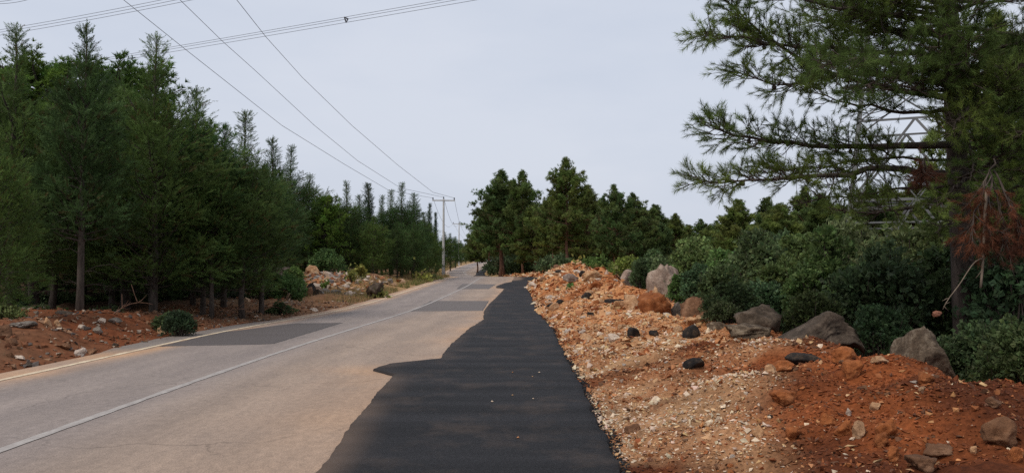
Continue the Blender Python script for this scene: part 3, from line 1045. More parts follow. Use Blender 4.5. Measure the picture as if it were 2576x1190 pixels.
def spray_tpl(rg, k=9):
    t = []
    for i in range(k):
        a = i / k * .85
        s = 1 if i % 2 else -1
        ln_ = .34 * (1 - .45 * a)
        t.append([(a - .05, 0, 0), (a + .06, 0, 0), (a + ln_ * .8, s * ln_ * rg.uniform(.5, .8), rg.uniform(-.14, .14))])
    t.append([(.75, -.045, 0), (.75, .045, 0), (1.05, 0, .02)])
    t.append([(0, 0, -.03), (.1, 0, .05), (.6, .03, .06)])
    return fan(t)


def tuft_tpl(rg, nn, ln0, wd, base=.12, lo=.35, hi=1.15):
    t = []
    for i in range(nn):
        a = rg.uniform(0, 2 * math.pi)
        th = rg.uniform(lo, hi)
        b = np.array((rg.uniform(0, base), 0, 0))
        d = np.array((math.cos(th), math.sin(th) * math.cos(a), math.sin(th) * math.sin(a)))
        L = ln0 * rg.uniform(.8, 1.15)
        side = nrm(np.cross(d, rg.normal(size=3))) * wd / 2
        t.append([b - side, b + side, b + d * L])
    return fan(t)


SPRAYS = [spray_tpl(rng) for _ in range(4)]
TUFT_FAR = [tuft_tpl(rng, 15, .30, .050, .16) for _ in range(4)]
TUFT_NEAR = [tuft_tpl(rng, 38, .115, .006, .12, .25, 1.05) for _ in range(5)]


def fill(acc, tpls, P, D, sz, C, rg):
    P, D, sz, C = np.asarray(P), np.asarray(D), np.asarray(sz), np.asarray(C)
    tid = rg.integers(0, len(tpls), len(P))
    Mx = frames(D, rg)
    for t, (tv, tf) in enumerate(tpls):
        q = tid == t
        if q.any():
            V, Fc = scatter(tv, tf, Mx[q], P[q], sz[q])
            acc.add(V, Fc, np.repeat(C[q], len(tv), 0))


def trunk_path(H, rg, wob=.08):
    z = np.linspace(-.25, H, 9)
    return np.stack([np.cumsum(rg.normal(0, wob * .4, 9)) * (z > 0), np.cumsum(rg.normal(0, wob * .4, 9)) * (z > 0), z], 1)


def along(P, z):
    return np.array([np.interp(z, P[:, 2], P[:, k]) for k in range(3)])


def dead_twigs(wood, P, rg, z0, z1, nt_, L):
    for _ in range(nt_):
        z = rg.uniform(z0, z1)
        a = rg.uniform(0, 6.28)
        ln_ = L * rg.uniform(.4, 1)
        b = along(P, z)
        d = np.array((math.cos(a), math.sin(a), rg.uniform(-.15, .35)))
        q = np.array([b + d * ln_ * t + np.array((0, 0, .12 * ln_ * math.sin(t * 3))) + rg.normal(0, .03, 3) * t for t in (0, .35, .7, 1)])
        wood.add(*tube(q, [.013, .010, .007, .003], 3, False))
        for _k in range(2):
            b2 = q[int(rg.integers(1, 3))]
            d2 = nrm(d + rg.normal(0, .6, 3)) * ln_ * .35
            wood.add(*tube(np.array([b2, b2 + d2 * .5, b2 + d2]), [.007, .005, .002], 3, False))


def make_cypress(seed, H, Rm, z0, nb, ns, col, narrow=False, spire=.74, tr=.11, twigs=16, bushy=.5):
    ns = int(ns * 1.5)
    rg = np.random.default_rng(seed)
    wood, leaf = Acc(), Acc()
    P = trunk_path(H * .98, rg, .05)
    wood.add(*tube(P, np.interp(P[:, 2], [-.3, 0, H * .5, H], [tr * 1.25, tr, tr * .6, .012]), 8))
    if twigs: dead_twigs(wood, P, rg, .5, z0 + 1.2, twigs, Rm * .75)
    pp, dd, ss, cc = [], [], [], []
    for i in range(nb):
        t = ((i + rg.uniform(0, 1)) / nb)
        z = z0 + (H - z0) * t
        if narrow:
            env = min(1, .35 + 2.2 * t) * (1 - t) ** .55
        else:
            cone = (1 - t) ** .8
            rnd = math.sqrt(max(0, 1 - (t / (spire + .06)) ** 2.6)) if t < spire else 0
            env = (cone * (1 - bushy) + rnd * bushy) * min(1, .74 + 1.3 * t)
            env = max(env, .30 * (1 - t) / (1 - spire) * .55 + .05 if t > spire * .9 else 0)
        L = max(Rm * env * rg.uniform(.62, 1.2), .10)
        a = i * 2.39996 + rg.uniform(-.4, .4)
        el = (R(62) if narrow else R(6 + 44 * t)) + rg.normal(0, .16)
        d = np.array((math.cos(a) * math.cos(el), math.sin(a) * math.cos(el), math.sin(el)))
        b = along(P, z)
        q = np.array([b + d * L * s + np.array((0, 0, .22 * L * s * s)) + rg.normal(0, .03 * L, 3) * s for s in (0, .33, .67, 1)])
        wood.add(*tube(q, np.array([.030, .020, .012, .004]) * min(1, L + .25), 3, False))
        k = max(5, int(ns * (L / Rm) * (.7 + .6 * rg.uniform())))
        s = rg.uniform(.18 if t > .3 else .35, 1.03, k) ** .8
        base = np.stack([np.interp(s, [0, .33, .67, 1], q[:, j]) for j in range(3)], 1)
        lat = rg.normal(0, 1, (k, 3)) * (.19 * L * (1.15 - s) + .07)[:, None]
        pp.append(base + lat * (1, 1, .7))
        out = nrm(lat * (1, 1, .3)) * .7 + d * .8 + np.array((0, 0, .30 if not narrow else .8)) + rg.normal(0, .42, (k, 3))
        dd.append(out)
        ss.append(rg.uniform(.15, .34, k) * (1 if L > .5 else .8))
        br = rg.uniform(.6, 1.4)
        c0 = np.array(col) * br
        c = c0 * rg.uniform(.65, 1.4, (k, 1))
        yel = rg.uniform(0, 1, (k, 1)) < .05
        cc.append(np.where(yel, np.array((.10, .075, .03)), c))
    k = 14
    z = rg.uniform(H * .93, H, k)
    pp.append(np.stack([np.interp(z, P[:, 2], P[:, 0]), np.interp(z, P[:, 2], P[:, 1]), z], 1))
    dd.append(rg.normal(0, .35, (k, 3)) + (0, 0, .9))
    ss.append(rg.uniform(.16, .26, k))
    cc.append(np.array(col) * rg.uniform(.8, 1.2, (k, 1)))
    fill(leaf, SPRAYS, np.concatenate(pp), np.concatenate(dd), np.concatenate(ss), np.concatenate(cc), rg)
    return wood.data('trunk', M_barkc, True), leaf.data('crown', M_cyp)


def make_pine(seed, H, Rm, z0, nl, col, dome=False, sub=6, nt_=8, tr=.15, tsz=1.0, lean=.0):
    rg = np.random.default_rng(seed)
    wood, leaf = Acc(), Acc()
    P = trunk_path(H * .97, rg, .16)
    P[:, 0] += lean * np.sin(np.clip(P[:, 2] / H, 0, 1) * 3.0)
    wood.add(*tube(P, np.interp(P[:, 2], [-.3, 0, H * .5, H], [tr * 1.3, tr, tr * .65, .02]), 8))
    dead_twigs(wood, P, rg, H * .12, z0 + .5, 9, Rm * .5)
    pp, dd, ss, cc = [], [], [], []
    for i in range(nl):
        t = (i + rg.uniform(0, 1)) / nl
        z = z0 + (H - z0) * (t * .97)
        env = (math.sqrt(max(0, 1 - (t * .98) ** 2)) * .95 + .12) if dome else (min(1, .55 + 2.2 * t) * (1 - t ** 1.6) ** .8 * (1 if t < .7 else .8) + .03)
        L = Rm * env * rg.uniform(.55, 1.15)
        a = i * 2.39996 + rg.uniform(-.5, .5)
        el = (R(8 + 20 * t) if dome else R(-4 + 58 * t)) + rg.normal(0, .15)
        d = np.array((math.cos(a) * math.cos(el), math.sin(a) * math.cos(el), math.sin(el)))
        b = along(P, z)
        q = np.array([b + d * L * s + np.array((0, 0, .14 * L * s * s)) + rg.normal(0, .05 * L, 3) * s for s in (0, .35, .7, 1)])
        wood.add(*tube(q, np.array([.045, .032, .02, .006]) * min(1.2, .4 + L / 2), 4, False))
        c0 = np.array(col) * rg.uniform(.6, 1.4) * np.array((rg.uniform(.9, 1.2), 1, rg.uniform(.8, 1.05)))
        for j in range(sub if dome or t < .75 else 3):
            s0 = rg.uniform(.3, 1.0)
            o = np.array([np.interp(s0, [0, .35, .7, 1], q[:, k2]) for k2 in range(3)])
            d2 = nrm(d * .7 + rg.normal(0, .55, 3) * (1, 1, .5) + (0, 0, .22))
            L2 = max(.28 * L * (1.25 - s0 * .5), .3 if t < .8 else .16) * rg.uniform(.6, 1.2)
            wood.add(*tube(np.array([o, o + d2 * L2 * .5 + (0, 0, .02), o + d2 * L2]), [.014, .010, .004], 3, False))
            k = nt_ if dome or t < .8 else 5
            s = rg.uniform(.15, 1.05, k)
            pos = o + d2 * L2 * s[:, None] + rg.normal(0, .11, (k, 3))
            pp.append(pos)
            up = 1.1 if dome else .45
            dd.append(d2 * .7 + np.array((0, 0, up)) + rg.normal(0, .38, (k, 3)))
            ss.append(rg.uniform(.7, 1.1, k) * tsz * (1 if t < .8 else .8))
            cc.append(c0 * rg.uniform(.75, 1.3, (k, 1)))
    fill(leaf, TUFT_FAR, np.concatenate(pp), np.concatenate(dd), np.concatenate(ss), np.concatenate(cc), rg)
    return wood.data('trunk', M_barkc if dome else M_barkp, True), leaf.data('crown', M_pine)


LEAF = [fan([[(0, -.1, 0), (.5, -.38, .12), (1, 0, 0)], [(0, .1, 0), (1, 0, 0), (.5, .38, .15)]]),
        fan([[(0, 0, 0), (.6, -.3, -.1), (.9, .25, .1)], [(.1, 0, .1), (.3, .5, .2), (.8, .2, -.25)]])]


def make_bush(seed, W, H, n, leaf_sz, col, low=.12):
    """a shrub W metres in radius and H high"""
    rg = np.random.default_rng(seed)
    wood, leaf = Acc(), Acc()
    lobes = int(rg.integers(17, 26)) + (6 if H > 1.6 * W else 0)
    ell = rg.uniform(.8, 1.2)
    pp, dd, cc = [], [], []
    for i in range(lobes):
        a = rg.uniform(0, 6.28)
        rad = min(W, H * .8) * rg.uniform(.16, .46) * np.array((rg.uniform(.8, 1.3), rg.uniform(.8, 1.3), rg.uniform(.6, 1.0)))
        r0 = max(W - rad[0] * .8, 0) * rg.uniform(0, 1) ** .6
        zt = H * max(.16, (1 - (r0 / W) ** 2)) ** .6 * rg.uniform(.78, 1.04)
        c = np.array((math.cos(a) * r0 * ell, math.sin(a) * r0, max(rad[2] * .4, (zt - rad[2]) * (1 if i % 3 else rg.uniform(.2, 1)))))
        for _ in range(3):
            q0 = np.array((c[0] * .2, c[1] * .2, -.1))
            e = c + rg.normal(0, .4, 3) * rad
            wood.add(*tube(np.array([q0, (q0 + e) / 2 + rg.normal(0, .05, 3) * W, e]), np.array([.022, .014, .005]) * max(.5, H * .6), 3, False))
        k = int(n / lobes)
        v = nrm(rg.normal(size=(k, 3)))
        v[:, 2] = np.where((v[:, 2] < -.45) & (rg.uniform(size=k) < .6), -v[:, 2], v[:, 2])
        rr = rg.uniform(.35, 1.0, k) ** .5 * (1 + .26 * noise3(v * 2.7 + i * 7, seed) + .2 * noise3(v * 7 + i, seed + 1) + .15 * noise3(v * 16 + i, seed + 2))
        p = c + v * rad * rr[:, None]
        ok = p[:, 2] > low * H * rg.uniform(-.3, 1, k)
        pp.append(p[ok])
        dd.append((v * .7 + rg.normal(0, .7, (k, 3)) + (0, 0, .25))[ok])
        clump = 1 + .45 * noise3(v * 3.3 + i * 5, seed + 4)[:, None]
        cc.append((np.array(col) * rg.uniform(.7, 1.3) * clump * rg.uniform(.55, 1.5, (k, 1)) * rg.uniform(.9, 1.1, (k, 3)))[ok])
    for _ in range(int(34 if n > 1500 else 6)):          # shoots standing out of the outline
        a, e = rg.uniform(0, 6.28), rg.uniform(.1, 1.5)
        d = np.array((math.cos(a) * math.cos(e), math.sin(a) * math.cos(e), math.sin(e)))
        b = d * (W, W, H) * rg.uniform(.6, .85)
        g = nrm(d + rg.normal(0, .35, 3) + (0, 0, .5))
        ln_ = min(W, H) * rg.uniform(.18, .42)
        wood.add(*tube(np.array([b, b + g * ln_ * .5, b + g * ln_]), np.array([.012, .008, .003]) * max(.5, H * .5), 3, False))
        k = int(max(8, n / 110))
        t = rg.uniform(0, 1, (k, 1))
        pp.append(b + g * ln_ * t + rg.normal(0, leaf_sz * .9, (k, 3)) * (1.3 - t))
        dd.append(g + rg.normal(0, .8, (k, 3)))
        cc.append(np.array(col) * rg.uniform(.8, 1.5) * rg.uniform(.7, 1.3, (k, 1)))
    pp, dd, cc = np.concatenate(pp), np.concatenate(dd), np.concatenate(cc)
    fill(leaf, LEAF, pp, dd, rg.uniform(.6, 1.3, len(pp)) * leaf_sz, cc, rg)
    return wood.data('stems', M_barkc, True), leaf.data('leaves', M_oak)


# ------------------------------------------------------------------ placing trees and bushes
def plant(name, parts, pnames, x, y, sc, label, cat, group=None, rz=None, dz=0):
    o = empty(name, (x, y, zat(x, y) + dz), rng.uniform(0, 6.28) if rz is None else rz, sc)
    tag(o, label, cat, group)
    for me, pn in zip(parts, pnames):
        obj(pn, me, o)
    return o


def tree_at(kind, u, d, vtop, label, group, wide=1.0, name=None, cat='tree', rz=None):
    parts, H0, nm = KINDS[kind]
    x = (u - CX) / F * d
    z = zat(x, d)
    H = CAMZ + (680 - vtop) / F * d - z
    s = H / H0
    return plant(name or nm, parts, ('trunk', 'crown'), x, d, (s * wide, s * wide, s), label, cat, group, rz)


CG = (.090, .140, .038)
CB = (.076, .126, .040)
PG = (.110, .160, .052)
KINDS = {
    'cyp0': (make_cypress(101, 8.3, 2.5, .75, 150, 78, CG, bushy=.85, spire=.65), 8.3, 'cypress_tree'),
    'cyp1': (make_cypress(102, 8.0, 1.9, 1.0, 140, 66, CB, bushy=.65, spire=.64), 8.0, 'cypress_tree'),
    'cyp2': (make_cypress(103, 7.5, 2.15, .7, 140, 70, (.074, .122, .034), bushy=.95, spire=.76), 7.5, 'cypress_tree'),
    'cyp3': (make_cypress(104, 7.0, 1.5, 1.7, 120, 56, CB, bushy=.35, spire=.66), 7.0, 'cypress_tree'),
    'cyp4': (make_cypress(107, 7.0, 1.6, 2.4, 120, 58, CB, twigs=34, bushy=.7, spire=.72), 7.0, 'cypress_tree'),
    'cyp5': (make_cypress(108, 7.0, 1.9, .9, 130, 66, (.062, .118, .044), bushy=1.0, spire=.82), 7.0, 'cypress_tree'),
    'spire': (make_cypress(105, 7.5, .55, .8, 190, 22, (.036, .070, .034), True, twigs=0), 7.5, 'cypress_tree'),
    'pine0': (make_pine(201, 12.5, 3.5, 3.0, 130, PG, tr=.17, sub=8), 12.5, 'pine_tree'),
    'pine1': (make_pine(202, 12.0, 3.1, 3.4, 110, PG, tr=.16, lean=.5, sub=8), 12.0, 'pine_tree'),
    'pine2': (make_pine(203, 10.0, 3.2, 1.8, 115, (.108, .150, .050), tr=.14, lean=-.3, sub=8), 10.0, 'pine_tree'),
    'dome': (make_pine(204, 7.6, 2.5, 1.6, 150, (.095, .175, .040), dome=True, sub=7, nt_=8, tr=.14, tsz=.62), 7.6, 'pine_tree'),
}
LF = 'dark cypresses and pines of the left wood'
for a in (
    ('cyp1', 20, 21, 62, 'tall cypress with a thin spire at the left border of the picture', 1.0),
    ('cyp3', 203, 20.5, 62, 'slender tall cypress whose pale bare trunk stands on the red bank', .85),
    ('cyp0', 388, 23.5, 90, 'broadest dark cypress with a single spire above its wide skirt', 1.1),
    ('dome', 320, 28, 200, 'bright green dome-topped pine with upright candles behind the broadest cypress', 1.15),
    ('dome', 95, 27, 176, 'bright dome-topped pine behind the leftmost spired cypress', 1.1),
    ('cyp3', 487, 29, 226, 'narrow dark cypress peeking right of the dome-topped pine', .8),
    ('cyp5', 512, 25, 322, 'cypress with ragged shoulder, right of the broadest one', 1.0),
    ('cyp1', 612, 25.5, 280, 'spired cypress on a thick straight trunk near the road', 1.1),
    ('cyp3', 565, 29, 318, 'rounded cypress filling the dip left of the spired one', 1.0),
    ('cyp3', 682, 38, 350, 'feathery cypress second from the right end of the near wood', 1.05),
    ('cyp1', 732, 55, 366, 'cypress with upswept plumes at the right end of the near wood', .95),
    ('cyp2', 775, 57, 440, 'lowest cypress closing the near wood, above the rock heap', 1.1),
    ('cyp2', -15, 17, 340, 'lush cypress cut by the left picture border, nearest of the wood', .9),
    ('cyp5', 285, 26, 262, 'cypress filling the gap between slender one and broadest one', 1.0),
    ('cyp4', 660, 27, 420, 'small cypress on a thin trunk whose lower branches hang bare', 1.15),
    ('cyp4', 535, 24.3, 400, 'small cypress on a leaning dark trunk beside the road', 1.0),
    ('cyp1', 130, 24, 225, 'dark cypress between the two leftmost spires', 1.1),
):
    tree_at(*a[:4], a[4], LF, a[5])
LF2 = 'cypresses of the farther left wood'
for a in (
    ('cyp1', 868, 58, 456, 'spired cypress at the left end of the farther wood', 1.0),
    ('cyp3', 900, 60, 492, 'lower cypress right of the left end spire in the farther wood', 1.2),
    ('spire', 930, 62, 464, 'dark columnar cypress standing out above the farther wood', 1.5),
    ('cyp1', 962, 64, 492, 'middle cypress of the farther wood with bushy top', 1.0),
    ('cyp1', 984, 66, 478, 'cypress left of the twin tops in the farther wood', 1.1),
    ('cyp1', 1012, 65, 460, 'tallest twin-topped cypress of the farther wood', 1.0),
    ('cyp3', 1038, 68, 488, 'cypress right of the twin tops, leaning plumes', 1.3),
    ('cyp2', 1000, 60, 560, 'low full cypress on an orange trunk in front of the farther wood', 1.0),
    ('cyp2', 1041, 62, 562, 'low full cypress on a pale lit trunk, nearest the first pole', 1.0),
    ('cyp2', 1068, 72, 545, 'cypress leaning behind the first pole', 1.0),
    ('spire', 1078, 88, 514, 'thin black cypress needle left of the first pole', .9),
    ('spire', 1096, 95, 536, 'short thin cypress needle touching the first pole', .9),
    ('cyp2', 1086, 78, 585, 'rounded cypress reaching to the first pole at mid height', 1.1),
    ('cyp2', 940, 57, 545, 'low cypress on a pale trunk behind the long pale slab', 1.1),
    ('dome', 815, 56, 503, 'bright yellow-green round pine at the gap between both woods', .9),
    ('dome', 845, 66, 530, 'second bright pine behind the gap, mostly covered', .9),
    ('cyp3', 1118, 125, 585, 'cypress just right of the first pole, farther down the road', 1.4),
    ('cyp2', 1133, 140, 588, 'cypress between the first and the second pole', 1.1),
    ('cyp3', 1146, 160, 596, 'dark cypress left against the second pole', 1.5),
    ('cyp2', 1160, 195, 606, 'far cypress right behind the second pole', 1.2),
    ('cyp2', 1172, 230, 612, 'farther cypress at the road bend', 1.3),
    ('cyp2', 1184, 280, 618, 'small far cypress near the third pole', 1.3),
    ('cyp1', 1195, 330, 622, 'small far cypress at the end of the left row', 1.8),
):
    tree_at(*a[:4], a[4], LF2, a[5])
# the wood behind the front rows
ORD = ['first', 'second', 'third', 'fourth', 'fifth', 'sixth', 'seventh', 'eighth', 'ninth', 'tenth', 'eleventh', 'twelfth']
A1 = [(-80, 'the left picture border'), (20, 'the leftmost spired cypress'), (130, 'the second dark cypress'), (203, 'the slender tall cypress'), (300, 'the bright dome pine'), (388, 'the broadest cypress'), (500, 'the narrow peeking cypress'), (612, 'the thick-trunked cypress'), (690, 'the feathery cypress'), (760, 'the last cypress of the near wood')]
A2 = [(720, 'the near wood end'), (815, 'the yellow-green round pine'), (868, 'the left end spire'), (930, 'the columnar cypress'), (984, 'the middle of the row'), (1012, 'the twin-topped cypress'), (1050, 'the pale lit trunk'), (1100, 'the first pole')]
A3 = [(1240, 'the pines at the bend'), (1320, 'the curved leaning pine'), (1428, 'the highest pine'), (1543, 'the wavy pale trunk'), (1650, 'the rounded pine'), (1760, 'the skyline gap'), (1900, 'the domed oak'), (2100, 'the tower leg'), (2300, 'the tower node'), (2480, 'the near pine trunk'), (2600, 'the right picture border')]
DEEP = {}


def deep_label(u, vt, A, kind):
    a, nm = min(A, key=lambda q: abs(q[0] - u))
    i = DEEP[nm] = DEEP.get(nm, 0) + 1
    return f'shaded {kind} deep behind {nm}, {ORD[min(i, 12) - 1]} from the left there'


ks = ['cyp1', 'cyp2', 'cyp5', 'cyp0']
for i in range(64):
    u = -160 + i * 14.6 + rng.uniform(-8, 8)
    if u < 790:
        d = rng.uniform(29, 52) if u < 640 else rng.uniform(58, 70)
        vt = np.interp(u, [-200, 0, 350, 480, 640, 790], [200, 215, 260, 350, 420, 520]) + rng.uniform(0, 70)
        tree_at(ks[int(rng.integers(0, 3))], u, d, vt, deep_label(u, vt, A1, 'cypress'), 'cypresses deep in the near left wood', 1.0)
for i in range(44):
    u = 700 + i * 9.4 + rng.uniform(-5, 5)
    d = np.interp(u, [700, 1050, 1110], [66, 82, 120]) + rng.uniform(0, 22)
    vt = np.interp(u, [700, 850, 960, 1040, 1100, 1120], [560, 545, 530, 545, 590, 610]) + rng.uniform(0, 40)
    tree_at(ks[int(rng.integers(0, 3))], u, d, vt, deep_label(u, vt, A2, 'cypress'), 'cypresses deep in the farther left wood', 1.15)
RP = 'pines beyond the rubble bank'
for a in (
    ('pine1', 1228, 118, 500, 'dark pine overhanging the far road bend', 1.0),
    ('pine0', 1258, 96, 429, 'tall double-trunked looking pine at the bend, left end of the pine row', 1.05),
    ('pine1', 1270, 100, 470, 'pine filling the back of the left end tree', 1.0),
    ('pine0', 1316, 93, 431, 'tall pine on a curved leaning trunk beside the left end one', .85),
    ('pine2', 1345, 90, 520, 'lower full pine behind the bank peak', 1.15),
    ('pine0', 1428, 70, 398, 'highest pine of the row with a straight red trunk', .92),
    ('pine1', 1385, 80, 480, 'pine left behind the highest one', 1.0),
    ('pine2', 1478, 78, 470, 'full pine right behind the highest one', 1.1),
    ('pine1', 1543, 62, 466, 'pine on a thin wavy pale trunk with a tufted top', .8),
    ('pine2', 1592, 74, 490, 'pointed pine right of the wavy trunk', 1.0),
    ('pine2', 1650, 78, 518, 'rounded pine farther right in the row', 1.0),
    ('pine2', 1700, 84, 540, 'low pine toward the gap above the bushes', 1.0),
    ('pine1', 1760, 130, 552, 'far sparse pine in the skyline gap', 1.1),
    ('pine1', 1800, 120, 556, 'far pine showing only its tufted top', 1.1),
    ('pine2', 1860, 60, 505, 'pine rising behind the round oak bushes', 1.0),
    ('pine2', 1930, 66, 500, 'pine half covered by hanging branches of the near tree', 1.0),
    ('pine1', 2030, 70, 470, 'pine behind the left leg of the lattice tower', 1.1),
    ('pine2', 2230, 85, 470, 'pine seen through the lattice tower', 1.2),
    ('pine0', 2350, 80, 440, 'pine seen right of the lattice tower node', 1.2),
    ('pine2', 2480, 70, 440, 'pine at the right behind the lattice tower', 1.2),
    ('pine2', 1965, 34, 520, 'young pine left of the lattice tower leg', 1.1),
    ('pine2', 2070, 50, 490, 'young pine behind the oaks beside the lattice tower leg', 1.15),
    ('pine2', 2190, 52, 470, 'young pine behind the lattice tower beam', 1.2),
    ('pine2', 2300, 54, 462, 'young pine behind the lattice tower node', 1.2),
    ('pine2', 2390, 50, 450, 'young pine behind the near pine trunk', 1.1),
    ('pine2', 2490, 22, 480, 'young pine behind the rusty dead branch', 1.1),
    ('pine2', 2570, 26, 455, 'young pine at the right border behind the dark oaks', 1.1),
    ('pine1', 2560, 40, 330, 'pine at the right border behind the near tree', 1.2),
):
    tree_at(*a[:4], a[4], RP, a[5] * 1.12)
for i in range(44):
    u = 1215 + i * 31 + rng.uniform(-14, 14)
    d = rng.uniform(100, 150) if u > 1300 else rng.uniform(125, 160)
    vt = np.interp(u, [1220, 1250, 1330, 1480, 1600, 1700, 1800, 1850, 2150, 2600], [560, 500, 500, 492, 515, 548, 566, 556, 495, 470]) + rng.uniform(0, 30)
    tree_at(['pine0', 'pine1', 'pine2'][i % 3], u, d, vt, deep_label(u, vt, A3, 'pine'), 'pines deep in the right hand wood', 1.3)
for i in range(12):
    u = 1192 + i * 7.5
    tree_at(['pine1', 'pine2'][i % 2], u, rng.uniform(430, 560), 600 + rng.uniform(-6, 14), f'tiny hazy pine at the road end, {ORD[i]} from the left between both woods', 'tiny pines at the end of the road', 1.7)

OG, OD, OL = (.135, .180, .078), (.055, .082, .036), (.115, .175, .052)
OM, OT = (.095, .138, .058), (.062, .098, .042)
BUSH = {'oak0': (OG, 6.5), 'oak1': (OM, 6.5), 'dark': (OD, 6), 'tall': (OT, 6), 'juni': (OL, 6), 'weed': ((.17, .19, .06), 6)}
NB = 0


def bush_at(kind, u, d, vtop, wpx, label, group, name='shrub', cat='bush', vb=None):
    global NB
    NB += 1
    col, lp = BUSH[kind]
    rb = np.random.default_rng(8800 + NB)
    col = np.array(col) * rb.uniform(.75, 1.3) * (rb.uniform(.9, 1.15), 1, rb.uniform(.85, 1.1))
    x = (u - CX) / F * d
    z = zat(x, d)
    H = max(CAMZ + (680 - vtop) / F * d - z, .12)
    W = wpx * d / F / 2.0
    lf = lp * d / F
    n = int(np.clip(7 * (2 * W) * H / (lf * lf * .42), 150, 5000))
    if kind == 'weed': n = int(n * .25)
    lf = max(lf, math.sqrt(6 * 2 * W * H / n / .42))
    return plant(name, make_bush(3000 + NB, W, H, n, lf, col), ('stems', 'leaves'), x, d, 1, label, cat, group)


RBG = 'oak scrub behind the rubble bank'
for a in (
    ('oak0', 1640, 36, 622, 105, 'light green oak bush below the wavy pine trunk'),
    ('juni', 1585, 44, 640, 110, 'low bright bush left below the wavy trunk'),
    ('oak1', 1660, 34, 640, 110, 'dark tangled bush left of the tall pinkish boulder'),
    ('dark', 1612, 31, 655, 56, 'blackish bush hugging the tall pinkish boulder on its left'),
    ('oak0', 1745, 32, 588, 130, 'domed oak bush highest behind the tall pinkish boulder'),
    ('oak1', 1752, 26, 664, 90, 'greyish scrub at the right foot of the tall pinkish boulder'),
    ('oak0', 1900, 26, 585, 190, 'large light green domed oak in the centre of the scrub'),
    ('juni', 1830, 29, 618, 130, 'pale green oak left of the large domed one'),
    ('oak1', 1815, 21, 655, 150, 'mid green mound in front of the large domed oak'),
    ('dark', 1840, 16.5, 705, 150, 'dark round bush left of the craggy lichen boulder'),
    ('dark', 1815, 15.6, 760, 95, 'blackish bush squeezed between tan wedge and lichen boulder'),
    ('oak1', 1915, 17.5, 705, 170, 'broad bush arching over the craggy lichen boulder'),
    ('tall', 2075, 17, 570, 220, 'tall dark oak with a visible thin stem, left of the rusty branch'),
    ('tall', 2010, 22, 585, 230, 'dark oak behind the big dark boulder'),
    ('dark', 2050, 14.5, 730, 170, 'shadowed scrub directly behind the big dark boulder'),
    ('tall', 2215, 15.5, 600, 300, 'dark oak mass in the middle right under the pine'),
    ('tall', 2390, 15.2, 615, 320, 'dark oak mass under the rusty dead branch'),
    ('tall', 2560, 13.2, 590, 280, 'dark oak mass at the right picture border'),
    ('dark', 2200, 13, 770, 190, 'low black-green scrub between the two near boulders'),
    ('dark', 2440, 11.4, 800, 230, 'black-green scrub right of the pointed boulder'),
    ('tall', 2570, 10.2, 780, 250, 'nearest black-green scrub at the right picture border'),
    ('oak1', 2330, 19, 556, 320, 'oak thicket below the lattice tower'),
    ('oak0', 2150, 24, 552, 300, 'thicket left below the lattice tower'),
    ('oak1', 1985, 32, 575, 180, 'thicket right behind the large domed oak'),
    ('oak0', 1770, 40, 610, 150, 'farther thicket behind the domed oak bush'),
    ('juni', 1500, 50, 650, 120, 'low thicket behind the bank between both bare trunks'),
    ('oak1', 1400, 66, 645, 120, 'thicket behind the bank peak'),
    ('dark', 2500, 17, 560, 260, 'tall shaded thicket behind the rusty branch'),
    ('oak1', 2480, 24, 500, 300, 'thicket far right beyond the tower'),
    ('juni', 1702, 27.5, 692, 50, 'dry greyish scrub covering the right half of the pinkish boulder'),
    ('dark', 1216, 440, 628, 60, 'bluish far thicket where the road vanishes'),
    ('dark', 1190, 360, 632, 40, 'far thicket left of the vanishing road'),
    ('dark', 1258, 110, 652, 90, 'undergrowth at the trunks by the bend'),
    ('dark', 1290, 130, 640, 120, 'dim thicket filling the back between trunks at the bend'),
    ('dark', 1370, 120, 632, 130, 'dim thicket behind the curved leaning trunk'),
    ('oak1', 1450, 110, 632, 130, 'dim thicket behind the straight red trunk'),
    ('dark', 1520, 100, 630, 130, 'dim thicket left behind the wavy pale trunk'),
    ('oak1', 1590, 95, 628, 130, 'dim thicket right behind the wavy pale trunk'),
    ('dark', 1660, 90, 625, 130, 'dim thicket in the gap above the round bushes'),
    ('oak1', 1730, 80, 622, 140, 'dim thicket right of the gap above the round bushes'),
    ('dark', 1320, 98, 655, 100, 'undergrowth under the curved pine'),
):
    bush_at(*a[:5], a[5], RBG)
LBG = 'bushes on the left side of the road'
